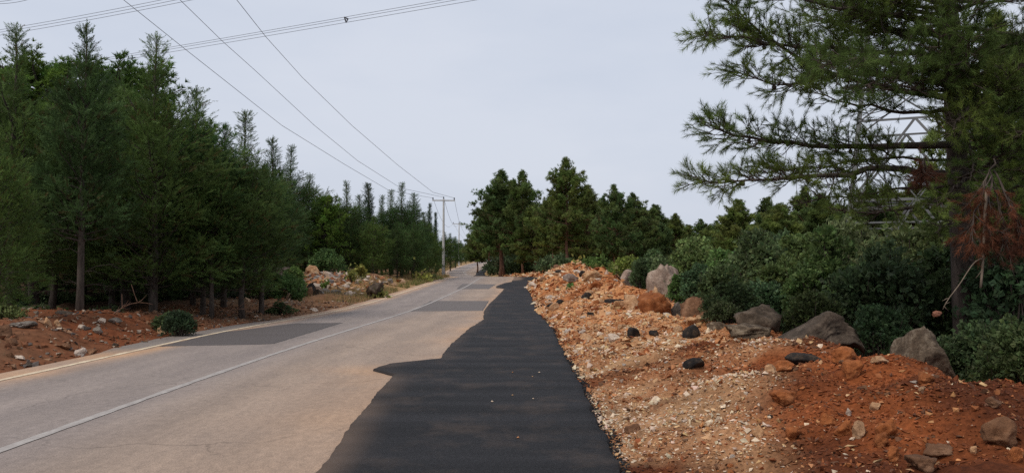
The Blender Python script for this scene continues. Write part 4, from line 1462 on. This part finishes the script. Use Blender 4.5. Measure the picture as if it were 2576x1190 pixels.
for a in (
    ('juni', 822, 54, 628, 100, 'fresh green bush behind the pinnacle of the rock heap'),
    ('juni', 790, 58, 650, 90, 'green bush left behind the heap'),
    ('juni', 712, 35, 690, 120, 'low spreading green bush at the left end of the heap'),
    ('juni', 665, 36, 700, 90, 'green bush seen between the tree trunks'),
    ('dark', 706, 28, 760, 78, 'flat dark bush on the dirt beside the verge'),
    ('dark', 455, 18.9, 778, 84, 'glossy dark round bush touching the road edge'),
    ('dark', 425, 19.5, 785, 70, 'small dark bush behind the glossy round one'),
    ('oak0', 14, 16.5, 768, 100, 'light green rounded bush at the left picture border'),
    ('dark', 100, 20, 770, 130, 'shadowed low scrub at the forest edge left of the pale trunk'),
    ('dark', 270, 22, 775, 120, 'shadowed scrub at the forest edge right of the pale trunk'),
    ('dark', 560, 34, 720, 120, 'dim undergrowth among the trunks'),
    ('dark', 40, 27, 742, 170, 'black undergrowth deep at the far left'),
    ('dark', 160, 29, 738, 170, 'black undergrowth behind the slender pale trunk'),
    ('dark', 300, 31, 735, 170, 'black undergrowth behind the fallen dead bough'),
    ('dark', 410, 33, 730, 160, 'black undergrowth behind the glossy round bush'),
    ('dark', 500, 36, 725, 140, 'black undergrowth between leaning and broad trunks'),
    ('dark', 620, 42, 712, 130, 'dim undergrowth behind the thick straight trunk'),
    ('dark', 100, 40, 715, 220, 'dim thicket deepest at the left'),
    ('dark', 260, 44, 710, 220, 'dim thicket deepest behind the broadest cypress'),
    ('dark', 420, 46, 706, 200, 'dim thicket deepest left of the spired cypress'),
    ('juni', 740, 44, 672, 60, 'green bush at the shadowed left of the heap'),
):
    bush_at(*a[:5], a[5], LBG)
WG = 'weeds on the rubble and the heap'
for a in (
    ('weed', 884, 47, 683, 18, 'yellow-green leafy weed on the crest of the left heap'),
    ('weed', 908, 49, 672, 20, 'thin pale weed right of the leafy one on the left heap'),
    ('weed', 1453, 56, 664, 34, 'yellow flowering weed on the bank top'),
    ('weed', 1476, 52, 670, 26, 'yellowish weed beside white stone on the bank top'),
    ('weed', 1510, 46, 676, 30, 'low yellow-green weed on the far bank shoulder'),
    ('weed', 1556, 40, 688, 26, 'pale weed left of the grey craggy boulder'),
    ('juni', 1437, 33, 713, 26, 'dark green torn sprig lying in the orange rocks'),
    ('juni', 820, 44, 712, 24, 'small green weed in the middle of the heap'),
    ('weed', 1078, 66, 690, 40, 'tall grassy weed clump at the verge before the first pole'),
    ('weed', 1062, 60, 696, 36, 'greenish grass clump at the verge under pale trunk'),
    ('weed', 958, 40, 736, 40, 'green grass clump at the road edge by the lone dark boulder'),
):
    bush_at(*a[:5], a[5], WG, 'weed', 'weed')

# dry grass on the verge
acc = Acc()


def blades(k, y0, y1, s0, s1, h0, h1, cols):
    Y = rng.uniform(y0, y1, k)
    X = xl(Y) - .55 - s0 - (s1 - s0) * rng.uniform(0, 1, k) ** 1.2
    keep = fbm2(X, Y, 1.3, 2, 61) > -.25
    X, Y = X[keep], Y[keep]
    k = len(X)
    Z = Zg(X, Y) - .01
    h = rng.uniform(h0, h1, k)
    a = rng.uniform(0, 6.28, k)
    wd = np.interp(Y, [10, 70], [.006, .022])
    b = np.stack([X, Y, Z], 1)
    sd_ = np.stack([np.cos(a), np.sin(a), 0 * a], 1) * wd[:, None]
    tip = b + np.stack([rng.normal(0, .35, k) * h, rng.normal(0, .35, k) * h, h], 1)
    V = np.stack([b - sd_, b + sd_, tip], 1).reshape(-1, 3)
    c = np.array(cols)[rng.integers(0, len(cols), k)] * rng.uniform(.7, 1.25, (k, 1))
    acc.add(V, np.arange(3 * k).reshape(-1, 3), np.repeat(c, 3, 0))


DRY = [(.42, .29, .12), (.36, .24, .10), (.30, .20, .10), (.22, .20, .07)]
blades(9000, 40, 86, 0, 3.2, .10, .38, DRY)
blades(3000, 34, 48, 0, 2.0, .08, .26, DRY + [(.16, .11, .06)])
blades(1800, 36, 66, 2.5, 8, .08, .26, DRY)
blades(1600, 12, 34, .2, 4.5, .04, .16, [(.20, .13, .07), (.25, .17, .09)])
blades(1500, 46, 70, 0, .8, .15, .4, [(.14, .17, .05), (.2, .2, .06)])
blades(5000, 95, 190, 0, 5, .2, .5, DRY)
tag(obj('dry_grass', acc.data('dry_grass', M_grass)), kind='stuff')

# ------------------------------------------------------------------ near pine, top right
PX, PY = (2420 - CX) / F * 14.0, 14.0
PZ = zat(PX, PY)
pine = empty('pine_tree', (PX, PY, PZ))
tag(pine, 'big near pine hanging needle-tufted branches over the bank, filling the upper right', 'tree', 'pines on the right')
H_P = 10.5
tp = np.array([(0, 0, -.3), (.02, 0, .8), (.0, 0, 2), (-.02, 0, 3.5), (-.07, .02, 5), (-.12, 0, 6.5), (-.1, .03, 8), (-.05, 0, H_P)])
V, Fc = tube(tp, [.24, .20, .185, .175, .16, .13, .10, .02], 12)
obj('trunk', mesh_data('trunk', V, Fc, M_barkh, None, True), pine)
BASE = np.array((PX, PY, PZ))
HG = np.array((.105, .150, .038))


def curve(P, n):
    P = np.asarray(P, float)
    t = np.r_[0, np.cumsum(np.linalg.norm(np.diff(P, axis=0), axis=1))]
    s = np.linspace(0, t[-1], n)
    Q = np.stack([np.interp(s, t, P[:, k]) for k in range(3)], 1)
    for _ in range(2):
        Q[1:-1] = .25 * Q[:-2] + .5 * Q[1:-1] + .25 * Q[2:]
    return Q


def limb(P, r0, rg, side=.9, dens=9, start=.12, mat=M_pine, col=HG, bare=False, droop=0.0, cones=(), tuft=.86, wood_mat=None):
    """a limb with side twigs and needle tufts; P in world metres"""
    P = np.asarray(P, float) - BASE
    n_ = 14
    Q = curve(P, n_ + 1)[:-1]
    Q[1:-1] += rg.normal(0, .018, (n_ - 2, 3))
    L = np.linalg.norm(np.diff(Q, axis=0), axis=1).sum()
    wood, leaf = Acc(), Acc()
    wood.add(*tube(Q, np.linspace(r0, .006, n_), 7))
    pp, dd, ss, cc = [], [], [], []

    def tuft_at(p, d, sz, c):
        pp.append(p)
        dd.append(d)
        ss.append(sz * tuft)
        cc.append(c)

    T = nrm(np.gradient(Q, axis=0))
    for i in range(int(L * dens)):
        f = start + (1 - start) * rg.uniform(0, 1) ** .85
        j = f * (n_ - 1)
        o = np.array([np.interp(j, np.arange(n_), Q[:, k]) for k in range(3)])
        t = T[min(int(j), n_ - 1)]
        lat = nrm(np.cross(t, (0, 0, 1))) * (1 if i % 2 else -1)
        d = nrm(t * rg.uniform(.35, .9) + lat * rg.uniform(.2, .9) + np.array((0, 0, rg.uniform(-.55, .75) - droop)) + rg.normal(0, .15, 3))
        l2 = side * rg.uniform(.35, 1.1) * (1.15 - .7 * f)
        m_ = o + d * l2 * .5 + np.array((0, 0, -.05 * l2 - .1 * droop))
        e = o + d * l2 + np.array((0, 0, .10 * l2 - .25 * droop))
        tw = np.array([o, m_, e])
        wood.add(*tube(tw, [.010, .007, .003], 4, False))
        c0 = np.asarray(col) * rg.uniform(.7, 1.35)
        nsub = 2 + int(l2 * 5)
        for _ in range(nsub):
            g = rg.uniform(.3, 1)
            b = (o * (1 - g) + e * g) + np.array((0, 0, -.06 * l2 * math.sin(g * 3)))
            d3 = nrm(d + rg.normal(0, .55, 3) + (0, 0, .15 - droop))
            l3 = rg.uniform(.08, .26)
            wood.add(*tube(np.array([b, b + d3 * l3 * .6, b + d3 * l3]), [.005, .004, .0025], 3, False))
            if not bare:
                tuft_at(b + d3 * l3 * .85, d3, rg.uniform(.8, 1.25), c0 * rg.uniform(.7, 1.35))
                if rg.uniform() < .4: tuft_at(b + d3 * l3 * .4, d3, rg.uniform(.7, 1.0), c0 * rg.uniform(.7, 1.2))
        if not bare:
            tuft_at(e - d * .04, nrm(e - m_), rg.uniform(.95, 1.35), c0 * rg.uniform(.8, 1.3))
    if not bare:
        for g in (0, .08, .16):
            tuft_at(Q[-1] - T[-1] * g, T[-1] + rg.normal(0, .15, 3), 1.2, np.asarray(col))
    o = obj('branch', wood.data('branch', wood_mat or M_barkh, True), pine)
    if not bare:
        fill(leaf, TUFT_NEAR, np.array(pp), np.array(dd), np.array(ss), np.array(cc), rg)
        obj('needles', leaf.data('needles', mat), o)
    for f in cones:
        q = Q[min(int(f * (n_ - 1)), n_ - 1)] + rg.normal(0, .05, 3) * (1, 1, .4) - (0, 0, .05)
        obj('pine_cone', CONE, o, q)
    return o


def cone_mesh():
    D, Fc = ICO[3]
    th = np.arctan2(D[:, 1], D[:, 0])
    V = D * (1 + .16 * np.sin(5 * th + D[:, 2] * 9) * np.cos(D[:, 2] * 16))[:, None] * (.032, .032, .044)
    V[:, :2] *= (1 - .35 * (V[:, 2:3] / .044))
    return mesh_data('pine_cone', V, Fc, M_cone, None, False)


CONE = cone_mesh()


def poly(pts, d0, d1):
    n_ = len(pts)
    return [pt(u, v, d0 + (d1 - d0) * i / (n_ - 1)) for i, (u, v) in enumerate(pts)]


def rl(i): return np.random.default_rng(4000 + i)


limb(poly([(2415, 362), (2270, 366), (2128, 377), (2033, 366), (1964, 355), (1900, 352), (1826, 340), (1789, 322), (1746, 297), (1728, 268)], 13.9, 11.0), .075, rl(1), .72, 15, .28, cones=(.45, .78, .62))
limb(poly([(2420, 440), (2298, 427), (2245, 422), (2171, 430), (2091, 443), (2011, 446), (1932, 451), (1852, 455), (1773, 458), (1706, 456)], 13.8, 10.6), .075, rl(2), .70, 16, .22, cones=(.3, .5, .62, .85))
limb(poly([(2400, 250), (2200, 215), (2049, 167), (1985, 138), (1943, 101), (1905, 69), (1868, 45), (1815, 5), (1790, -40)], 13.9, 11.2), .06, rl(3), .7, 14, .2, cones=(.55, .42))
limb(poly([(2410, 150), (2260, 135), (2123, 122), (2038, 119), (1950, 112), (1879, 101), (1800, 80), (1725, 74)], 13.9, 11.0), .055, rl(4), .8, 14, .2, cones=(.8, .5))
limb(poly([(2410, 215), (2250, 195), (2130, 180), (2059, 199), (2011, 215), (1964, 220), (1879, 196), (1805, 160)], 13.8, 11.2), .05, rl(5), .75, 14, .2, cones=(.9, .6))
limb(poly([(2425, 485), (2356, 504), (2309, 517), (2266, 525), (2186, 541), (2107, 530), (2050, 515)], 13.6, 11.4), .05, rl(7), .6, 8, .3, cones=(.35, .36, .52, .37))
limb(poly([(2410, 60), (2250, 40), (2100, 20), (1980, -10), (1880, -60)], 13.9, 11.4), .06, rl(8), .85, 16, .2)
limb(poly([(2410, 20), (2260, -20), (2150, -60), (2000, -90)], 13.9, 11.6), .06, rl(9), .8, 13, .2)
limb(poly([(2415, 470), (2300, 470), (2180, 490), (2060, 500), (1980, 520)], 13.7, 11.8), .03, rl(10), .5, 8, .3, bare=True)
limb(poly([(2415, 400), (2310, 400), (2180, 395), (2080, 420), (1990, 430), (1900, 425)], 13.7, 12.2), .03, rl(11), .55, 11, .3)
# the crowded upper crown round the trunk
NP = 0
for i in range(44):
    rg = rl(100 + i)
    z = 3.3 + 4.4 * ((i * .618) % 1)
    a = rg.uniform(-2.6, .6) if i % 2 else rg.uniform(-3.7, -1.7)
    if i % 2 == 0: z = 5.0 + 2.9 * ((i * .309) % 1)  # mostly towards the camera and to the right, few to the left
    if z < 4.8 and math.cos(a) < -.15: a = rg.uniform(-1.5, .9)
    L = rg.uniform(1.8, 3.6) * (1.0 if math.cos(a) > -.3 else .8)
    b = np.array((PX - .08, PY, PZ + z))
    d = np.array((math.cos(a), math.sin(a), rg.uniform(-.02, .22)))
    if z < 5.0: L = min(L, 1.9)
    if d[1] < 0 and L * -d[1] > 3.4: L = 3.4 / -d[1]
    P = [b + d * L * s + np.array((0, 0, -.10 * math.sin(s * 3.0) * L * .5 + .12 * L * s * s)) for s in (0, .33, .66, 1)]
    limb(P, .045, rg, .85, 12, .22, cones=(.7,) if i % 5 == 0 else ())
# boughs in front of the trunk
for i, (P, a_, b_, dn) in enumerate((
    ([(2420, 242), (2330, 228), (2230, 212), (2150, 218), (2085, 236)], 13.4, 10.6, 14),
    ([(2420, 185), (2300, 170), (2200, 150), (2090, 150), (2030, 168)], 13.4, 10.3, 14),
    ([(2430, 300), (2480, 325), (2540, 338), (2610, 332)], 13.6, 11.5, 12),
    ([(2440, 395), (2480, 416), (2530, 428), (2600, 424)], 13.6, 12.0, 8),
    ([(2430, 448), (2405, 468), (2375, 498), (2345, 532)], 13.5, 11.4, 5),
    ([(2400, 200), (2430, 240), (2440, 290), (2425, 330)], 13.2, 12.2, 11),
    ([(2450, 250), (2430, 280), (2400, 310), (2390, 350)], 13.0, 11.8, 11),
    ([(2430, 500), (2470, 510), (2520, 520), (2600, 512)], 13.6, 12.2, 10),
    ([(2425, 540), (2400, 552), (2370, 575), (2345, 590)], 13.7, 12.4, 8),
    ([(2435, 360), (2445, 390), (2450, 430), (2440, 470)], 13.2, 12.0, 10),
)):
    limb(poly(P, a_, b_), .03, rl(500 + i), .62, dn, .15)
# lower hanging bare twigs on the right
for i in range(8):
    rg = rl(300 + i)
    a = rg.uniform(-1.6, 1.3)
    z = rg.uniform(1.6, 3.0)
    L = rg.uniform(1.2, 2.2)
    b = np.array((PX, PY, PZ + z))
    d = np.array((math.cos(a), math.sin(a), -.12))
    limb([b, b + d * L * .5, b + d * L - np.array((0, 0, .3))], .022, rg, .5, 7, .3, bare=True)
# snapped dead bough with rust needles
RUSTN = np.array((.125, .050, .030))
for i, P in enumerate((
    [(2500, 400), (2496, 440), (2486, 500), (2478, 560), (2474, 600)],
    [(2490, 430), (2470, 480), (2452, 540), (2440, 600)],
    [(2500, 430), (2530, 480), (2550, 540), (2560, 600)],
    [(2500, 470), (2520, 530), (2525, 590), (2530, 630)],
)):
    limb(poly(P, 11.4, 11.2), .014, rl(400 + i), .42, 17, .1, col=RUSTN, droop=.45, tuft=.8)
limb(poly([(2330, 395), (2325, 410), (2318, 430)], 12.0, 11.9), .008, rl(420), .2, 40, .1, col=RUSTN, droop=.4)
acc = Acc()
stem = [pt(u, v, 11.2) - BASE for u, v in ((2482, 480), (2476, 560), (2475, 640), (2470, 690), (2467, 724))]
acc.add(*tube(curve(stem, 10), np.linspace(.021, .017, 10), 8))
tw = [pt(u, v, d) - BASE for u, v, d in ((2475, 648, 11.2), (2452, 655, 11.1), (2430, 690, 11.05), (2405, 730, 11.0), (2382, 752, 11.0), (2372, 778, 11.0))]
acc.add(*tube(curve(tw, 12), np.linspace(.009, .006, 12), 6))
for a, b in (((2384, 750), (2370, 757)), ((2374, 770), (2386, 782)), ((2470, 680), (2455, 700)), ((2377, 765), (2390, 760))):
    acc.add(*tube(np.array([pt(*a, 11.0) - BASE, pt(*b, 11.0) - BASE]), [.006, .003], 4))
db = obj('dead_branch', acc.data('dead_branch', M_deadwood, True), pine)
M_rcone = mat_plain('reddish_cone_scales', (.20, .075, .04), .8, 0, .4, 60)
cm = CONE.copy()
cm.materials.clear()
cm.materials.append(M_rcone)
cone = obj('pine_cone', cm, db, pt(2358, 789, 11.0) - BASE)
cone.rotation_euler = (0, R(75), 0)
cone.scale = (1.3, 1.3, 1.5)
tag(cone, 'reddish open cone at the end of the dead twig')
# a thinner neighbour behind it
tree_at('pine1', 2510, 18.5, 30, 'thinner pine close behind the big near pine', 'pines on the right', .8)

# ------------------------------------------------------------------ lattice tower behind the near pine
TD = 38.0
tw_l, tw_r = pt(2122, 560, TD), pt(2506, 560, TD)
ang = -math.atan2(tw_l[0] + 3.6, TD) * .82
hw = (2506 - 2122) / 2 * TD / F * .98
ctr = (np.array(tw_l) + np.array(tw_r)) / 2
ax, ay = np.array((math.cos(ang), math.sin(ang), 0)), np.array((-math.sin(ang), math.cos(ang), 0))
t0 = np.array((ctr[0], TD, 0)) + ay * hw
tz0 = zat(t0[0], t0[1]) - .2
tower = empty('lattice_tower', (t0[0], t0[1], tz0), ang)
tag(tower, 'grey steel lattice power tower behind the branches of the near pine', 'power tower')
z_beam = CAMZ + (680 - 497) / F * TD - tz0
z_low = CAMZ + (680 - 556) / F * TD - tz0
z_up = CAMZ + (680 - 284) / F * TD - tz0
TOPZ, TOPW = 26.0, .8


def hwz(z): return hw + (TOPW - hw) * z / TOPZ


def cr(sx, sy, z): return np.array((sx * hwz(z), sy * hwz(z), z))


def tpart(name, segs, wd):
    a_ = Acc()
    for p_, q_ in segs: a_.add(*beam(p_, q_, wd))
    return obj(name, a_.data(name, M_steel), tower)


for sx in (-1, 1):
    for sy in (-1, 1):
        tpart('leg', [(cr(sx, sy, 0), cr(sx, sy, TOPZ))], .20)
levels = [z_beam, z_up, z_up + 4, z_up + 7.3, z_up + 10]
for sa, sb in (((-1, -1), (1, -1)), ((1, -1), (1, 1)), ((1, 1), (-1, 1)), ((-1, 1), (-1, -1))):
    def A(z): return cr(*sa, z)
    def B(z): return cr(*sb, z)
    def Mid(z): return (A(z) + B(z)) / 2
    tpart('horizontal_beam', [(A(z_beam), B(z_beam))], .13)
    tpart('horizontal_beam', [(A(z_low), B(z_low))], .09)
    tpart('horizontal_beam', [(A(z_up), B(z_up))], .10)
    zm = (z_beam + z_up) / 2
    for P_, Q_ in ((A(0), Mid(z_beam)), (B(0), Mid(z_beam)), (A(z_beam), Mid(z_up)), (B(z_beam), Mid(z_up))):
        o = tpart('diagonal_brace', [(P_, Q_)], .12)
        # short redundant members from the leg to the diagonal
    for f in (.4, .62, .8):
        z = z_beam + (z_up - z_beam) * f
        tpart('strut', [(A(z), A(z_beam) * (1 - f) + Mid(z_up) * f)], .06)
        tpart('strut', [(B(z), B(z_beam) * (1 - f) + Mid(z_up) * f)], .06)
    tpart('strut', [(A(z_up), A(z_beam) * .4 + Mid(z_up) * .6)], .06)
    tpart('strut', [(B(z_up), B(z_beam) * .4 + Mid(z_up) * .6)], .06)
    tpart('strut', [(Mid(z_beam), (A(z_beam) + Mid(z_up)) / 2)], .06)
    tpart('strut', [(Mid(z_beam), (B(z_beam) + Mid(z_up)) / 2)], .06)
    tpart('strut', [(A(z_low), Mid(z_beam) * .6 + A(0) * .4)], .07)
    tpart('strut', [(B(z_low), Mid(z_beam) * .6 + B(0) * .4)], .07)
tpart('plan_brace', [(cr(-1, -1, z_beam), cr(1, 1, z_beam)), (cr(1, -1, z_beam), cr(-1, 1, z_beam))], .08)
seg = []
zz = [z_up, z_up + 3.6, z_up + 6.8, z_up + 9.6, z_up + 12, TOPZ]
for z_a, z_b in zip(zz[:-1], zz[1:]):
    for sa, sb in (((-1, -1), (1, -1)), ((1, -1), (1, 1)), ((1, 1), (-1, 1)), ((-1, 1), (-1, -1))):
        seg += [(cr(*sa, z_a), cr(*sb, z_b)), (cr(*sb, z_a), cr(*sa, z_b)), (cr(*sa, z_b), cr(*sb, z_b))]
tpart('upper_lattice', seg, .08)
tpart('cross_arm', [(np.array((0, s * 9, 20.5)), np.array((0, 0, 20.5 + k))) for s in (-1, 1) for k in (-.1, 1.5)] + [(np.array((k, s * 1.0, 20.5)), np.array((0, s * 9, 20.5))) for s in (-1, 1) for k in (-1, 1)], .10)

# high voltage bundles running off to the left
HV = 'high voltage wire bundles crossing the sky'


def bundle(px_a, px_b, hz, off, label, spacer=None, nw=3):
    (u1, v1), (u2, v2) = px_a, px_b
    a1, b1 = ray(u1, v1)
    a2, b2 = ray(u2, v2)
    A_ = np.array((a1 * hz / b1, hz / b1, CAMZ + hz))
    B_ = np.array((a2 * hz / b2, hz / b2, CAMZ + hz))
    d = B_ - A_
    root = empty('wire_bundle', A_)
    tag(root, label, 'power line', HV)
    side = nrm(np.cross(d, (0, 0, 1)))
    for k in range(nw):
        o_ = side * off[k][0] + np.array((0, 0, off[k][1]))
        s = np.linspace(-1.2, 3.4, 40)
        P_ = d[None] * s[:, None] + o_ + np.stack([0 * s, 0 * s, .25 * (s - .5) ** 2 - .06], 1)
        V, Fc = tube(P_, .016, 4)
        obj('wire', mesh_data('wire', V, Fc, M_wire), root)
    if spacer:
        u, v = spacer
        s = (u - u1) / (u2 - u1)
        s = s * (B_[1] ** -1) / ((1 - s) * A_[1] ** -1 + s * B_[1] ** -1) if False else s
        lo, hi = 0, 1
        for _ in range(40):
            mid = (lo + hi) / 2
            q = A_ + d * mid
            if (q[0] / q[1] - a1) / (a2 - a1) < s: lo = mid
            else: hi = mid
        c_ = d * lo + np.array((0, 0, .25 * (lo - .5) ** 2 - .06))
        a_ = Acc()
        pts_ = [c_ + side * off[k][0] + np.array((0, 0, off[k][1])) for k in range(nw)]
        for k in range(nw): a_.add(*beam(pts_[k], pts_[(k + 1) % nw], .07))
        obj('spacer', a_.data('spacer', M_wire), root)


OFF = [(-.22, .12), (.22, .12), (0, -.22)]
bundle((1160, 0), (110, 178), 19, OFF, 'longest triple wire bundle, crossing from top middle to the left trees', (870, 44))
bundle((450, 0), (30, 78), 19, OFF, 'triple wire bundle higher in the left corner of the sky')
bundle((70, 0), (0, 12), 19, OFF[:2], 'two wires cutting the very top left corner', nw=2)

# ------------------------------------------------------------------ roadside poles and their wires
def make_pole():
    root = empty('utility_pole', (0, 0, 0))
    H = 9.75
    V, Fc = tube(np.array([(0, 0, -.4), (0, 0, 0), (0, 0, H / 2), (0, 0, H)]), [.20, .195, .15, .11], 8)
    obj('shaft', mesh_data('shaft', V, Fc, M_conc), root)
    a_ = Acc()
    a_.add(*beam((-1.45, 0, H - .12), (1.45, 0, H - .12), .17, .15))
    a_.add(*beam((0, 0, H - .2), (0, 0, H + .06), .26, .26))
    obj('crossarm', a_.data('crossarm', M_conc), root)
    for x in (-1.36, 0, 1.36):
        z = np.array([0, .05, .05, .12, .12, .17, .17, .24, .24, .30, .30])
        r = np.array([.03, .03, .09, .08, .055, .05, .095, .08, .055, .08, .01])
        P_ = np.stack([0 * z + x, 0 * z, H - .045 + z + np.arange(11) * 1e-4 + (.1 if x == 0 else 0)], 1)
        V, Fc = tube(P_, r, 10)
        obj('insulator', mesh_data('insulator', V, Fc, M_black), root)
    return root, H


def copy_tree(root):
    c_ = root.copy()
    COL.objects.link(c_)
    for ch in list(root.children):
        q = ch.copy()
        COL.objects.link(q)
        q.parent = c_
    return c_


pole0, HPOLE = make_pole()
PG_ = 'concrete poles along the left roadside'
tops = []
for i, (u, d, vt, lab) in enumerate(((1115.5, 98, 502, 'nearest grey concrete pole with a T crossarm and three black insulators'),
                                     (1154.6, 182, 562, 'second concrete pole, half as tall in view, beside the far road'),
                                     (1192.4, 300, 0, 'third far pole whose top hides in the pines'),
                                     (1202, 400, 0, 'farthest slim pole at the end of the visible road'))):
    o = pole0 if i == 0 else copy_tree(pole0)
    x = (u - CX) / F * d
    z = zat(x, d)
    if vt:
        z = CAMZ + (680 - vt) / F * d - HPOLE
    o.location = (x, d, z)
    if vt == 0: o.location.z = zat(x, d)
    o.rotation_euler = (0, 0, R(5))
    tag(o, lab, 'utility pole', PG_)
    tops.append(np.array((x, d, o.location.z + HPOLE + .2)))
WG_ = 'thin wires strung along the roadside poles'
near = [[(310, 0), (460, 120), (644, 265), (709, 316), (867, 414), (978, 479)],
        [(452, 0), (560, 105), (644, 180), (791, 316), (900, 405), (1008, 473.5)],
        [(595, 0), (670, 95), (760, 195), (885, 316), (1000, 415), (1089, 484)]]
for k, nm_ in enumerate(('left', 'middle', 'right')):
    P_ = [np.array((-9 + 1.36 * (k - 1), -16, CAMZ + 9.2)), np.array((-8.6 + 1.36 * (k - 1), -4, CAMZ + 7.9))]
    dsn = [18, 21.5, 26.5, 30, 41, 58]
    for (u, v), d in zip(near[k], dsn):
        # depth from the spread of the three wires; left ones reach a row earlier
        P_.append(pt(u, v, d))
    off_ = np.array(((k - 1) * 1.36, 0, .1 if k == 1 else 0))
    P_.append(tops[0] + off_ - (0, 0, 0))
    for A_, B_ in zip(tops[:-1], tops[1:]):
        for s in np.linspace(.08, 1, 12):
            P_.append(A_ * (1 - s) + B_ * s + off_ - np.array((0, 0, 2.2 * 4 * s * (1 - s))))
    Q = np.array(P_)
    V, Fc = tube(Q, np.interp(Q[:, 1], [0, 20, 98, 400], [.008, .009, .018, .02]), 4)
    o = obj('power_wire', mesh_data('power_wire', V, Fc, M_wire, None, True))
    tag(o, f'{nm_} one of the three thin wires running from the nearest pole up to the left', 'wire', WG_)

# grey fallen boughs at the edge of the near wood
for i, (u, v, lab) in enumerate(((318, 808, 'pale fallen dead bough with bare twigs at the forest edge by two dark trunks'), (585, 800, 'low dead bough lying between the trunks behind the road bend'), (675, 792, 'thin dead bough on the dirt left of the flat dark bush'))):
    rg = np.random.default_rng(70 + i)
    h = hit(u, v, Zg)
    acc = Acc()
    d0 = nrm(np.array((1, .15, .32 if i == 0 else .06)))
    Q = np.array([d0 * t * 1.15 + np.array((0, 0, .22 * math.sin(t * 3))) for t in np.linspace(0, 1, 7)])
    acc.add(*tube(Q, np.linspace(.015, .005, 7), 5))
    for k in range(9):
        b = Q[int(rg.integers(1, 6))]
        d1 = nrm(d0 * .7 + rg.normal(0, .6, 3) + (0, 0, .35)) * rg.uniform(.2, .5)
        acc.add(*tube(np.array([b, b + d1 * .5 - (0, 0, .03), b + d1]), [.010, .007, .003], 4))
    o = obj('fallen_branch', acc.data('fallen_branch', M_barkp, True), None, h + (-.5, 0, .03))
    tag(o, lab, 'dead branch', 'fallen boughs in the left wood')
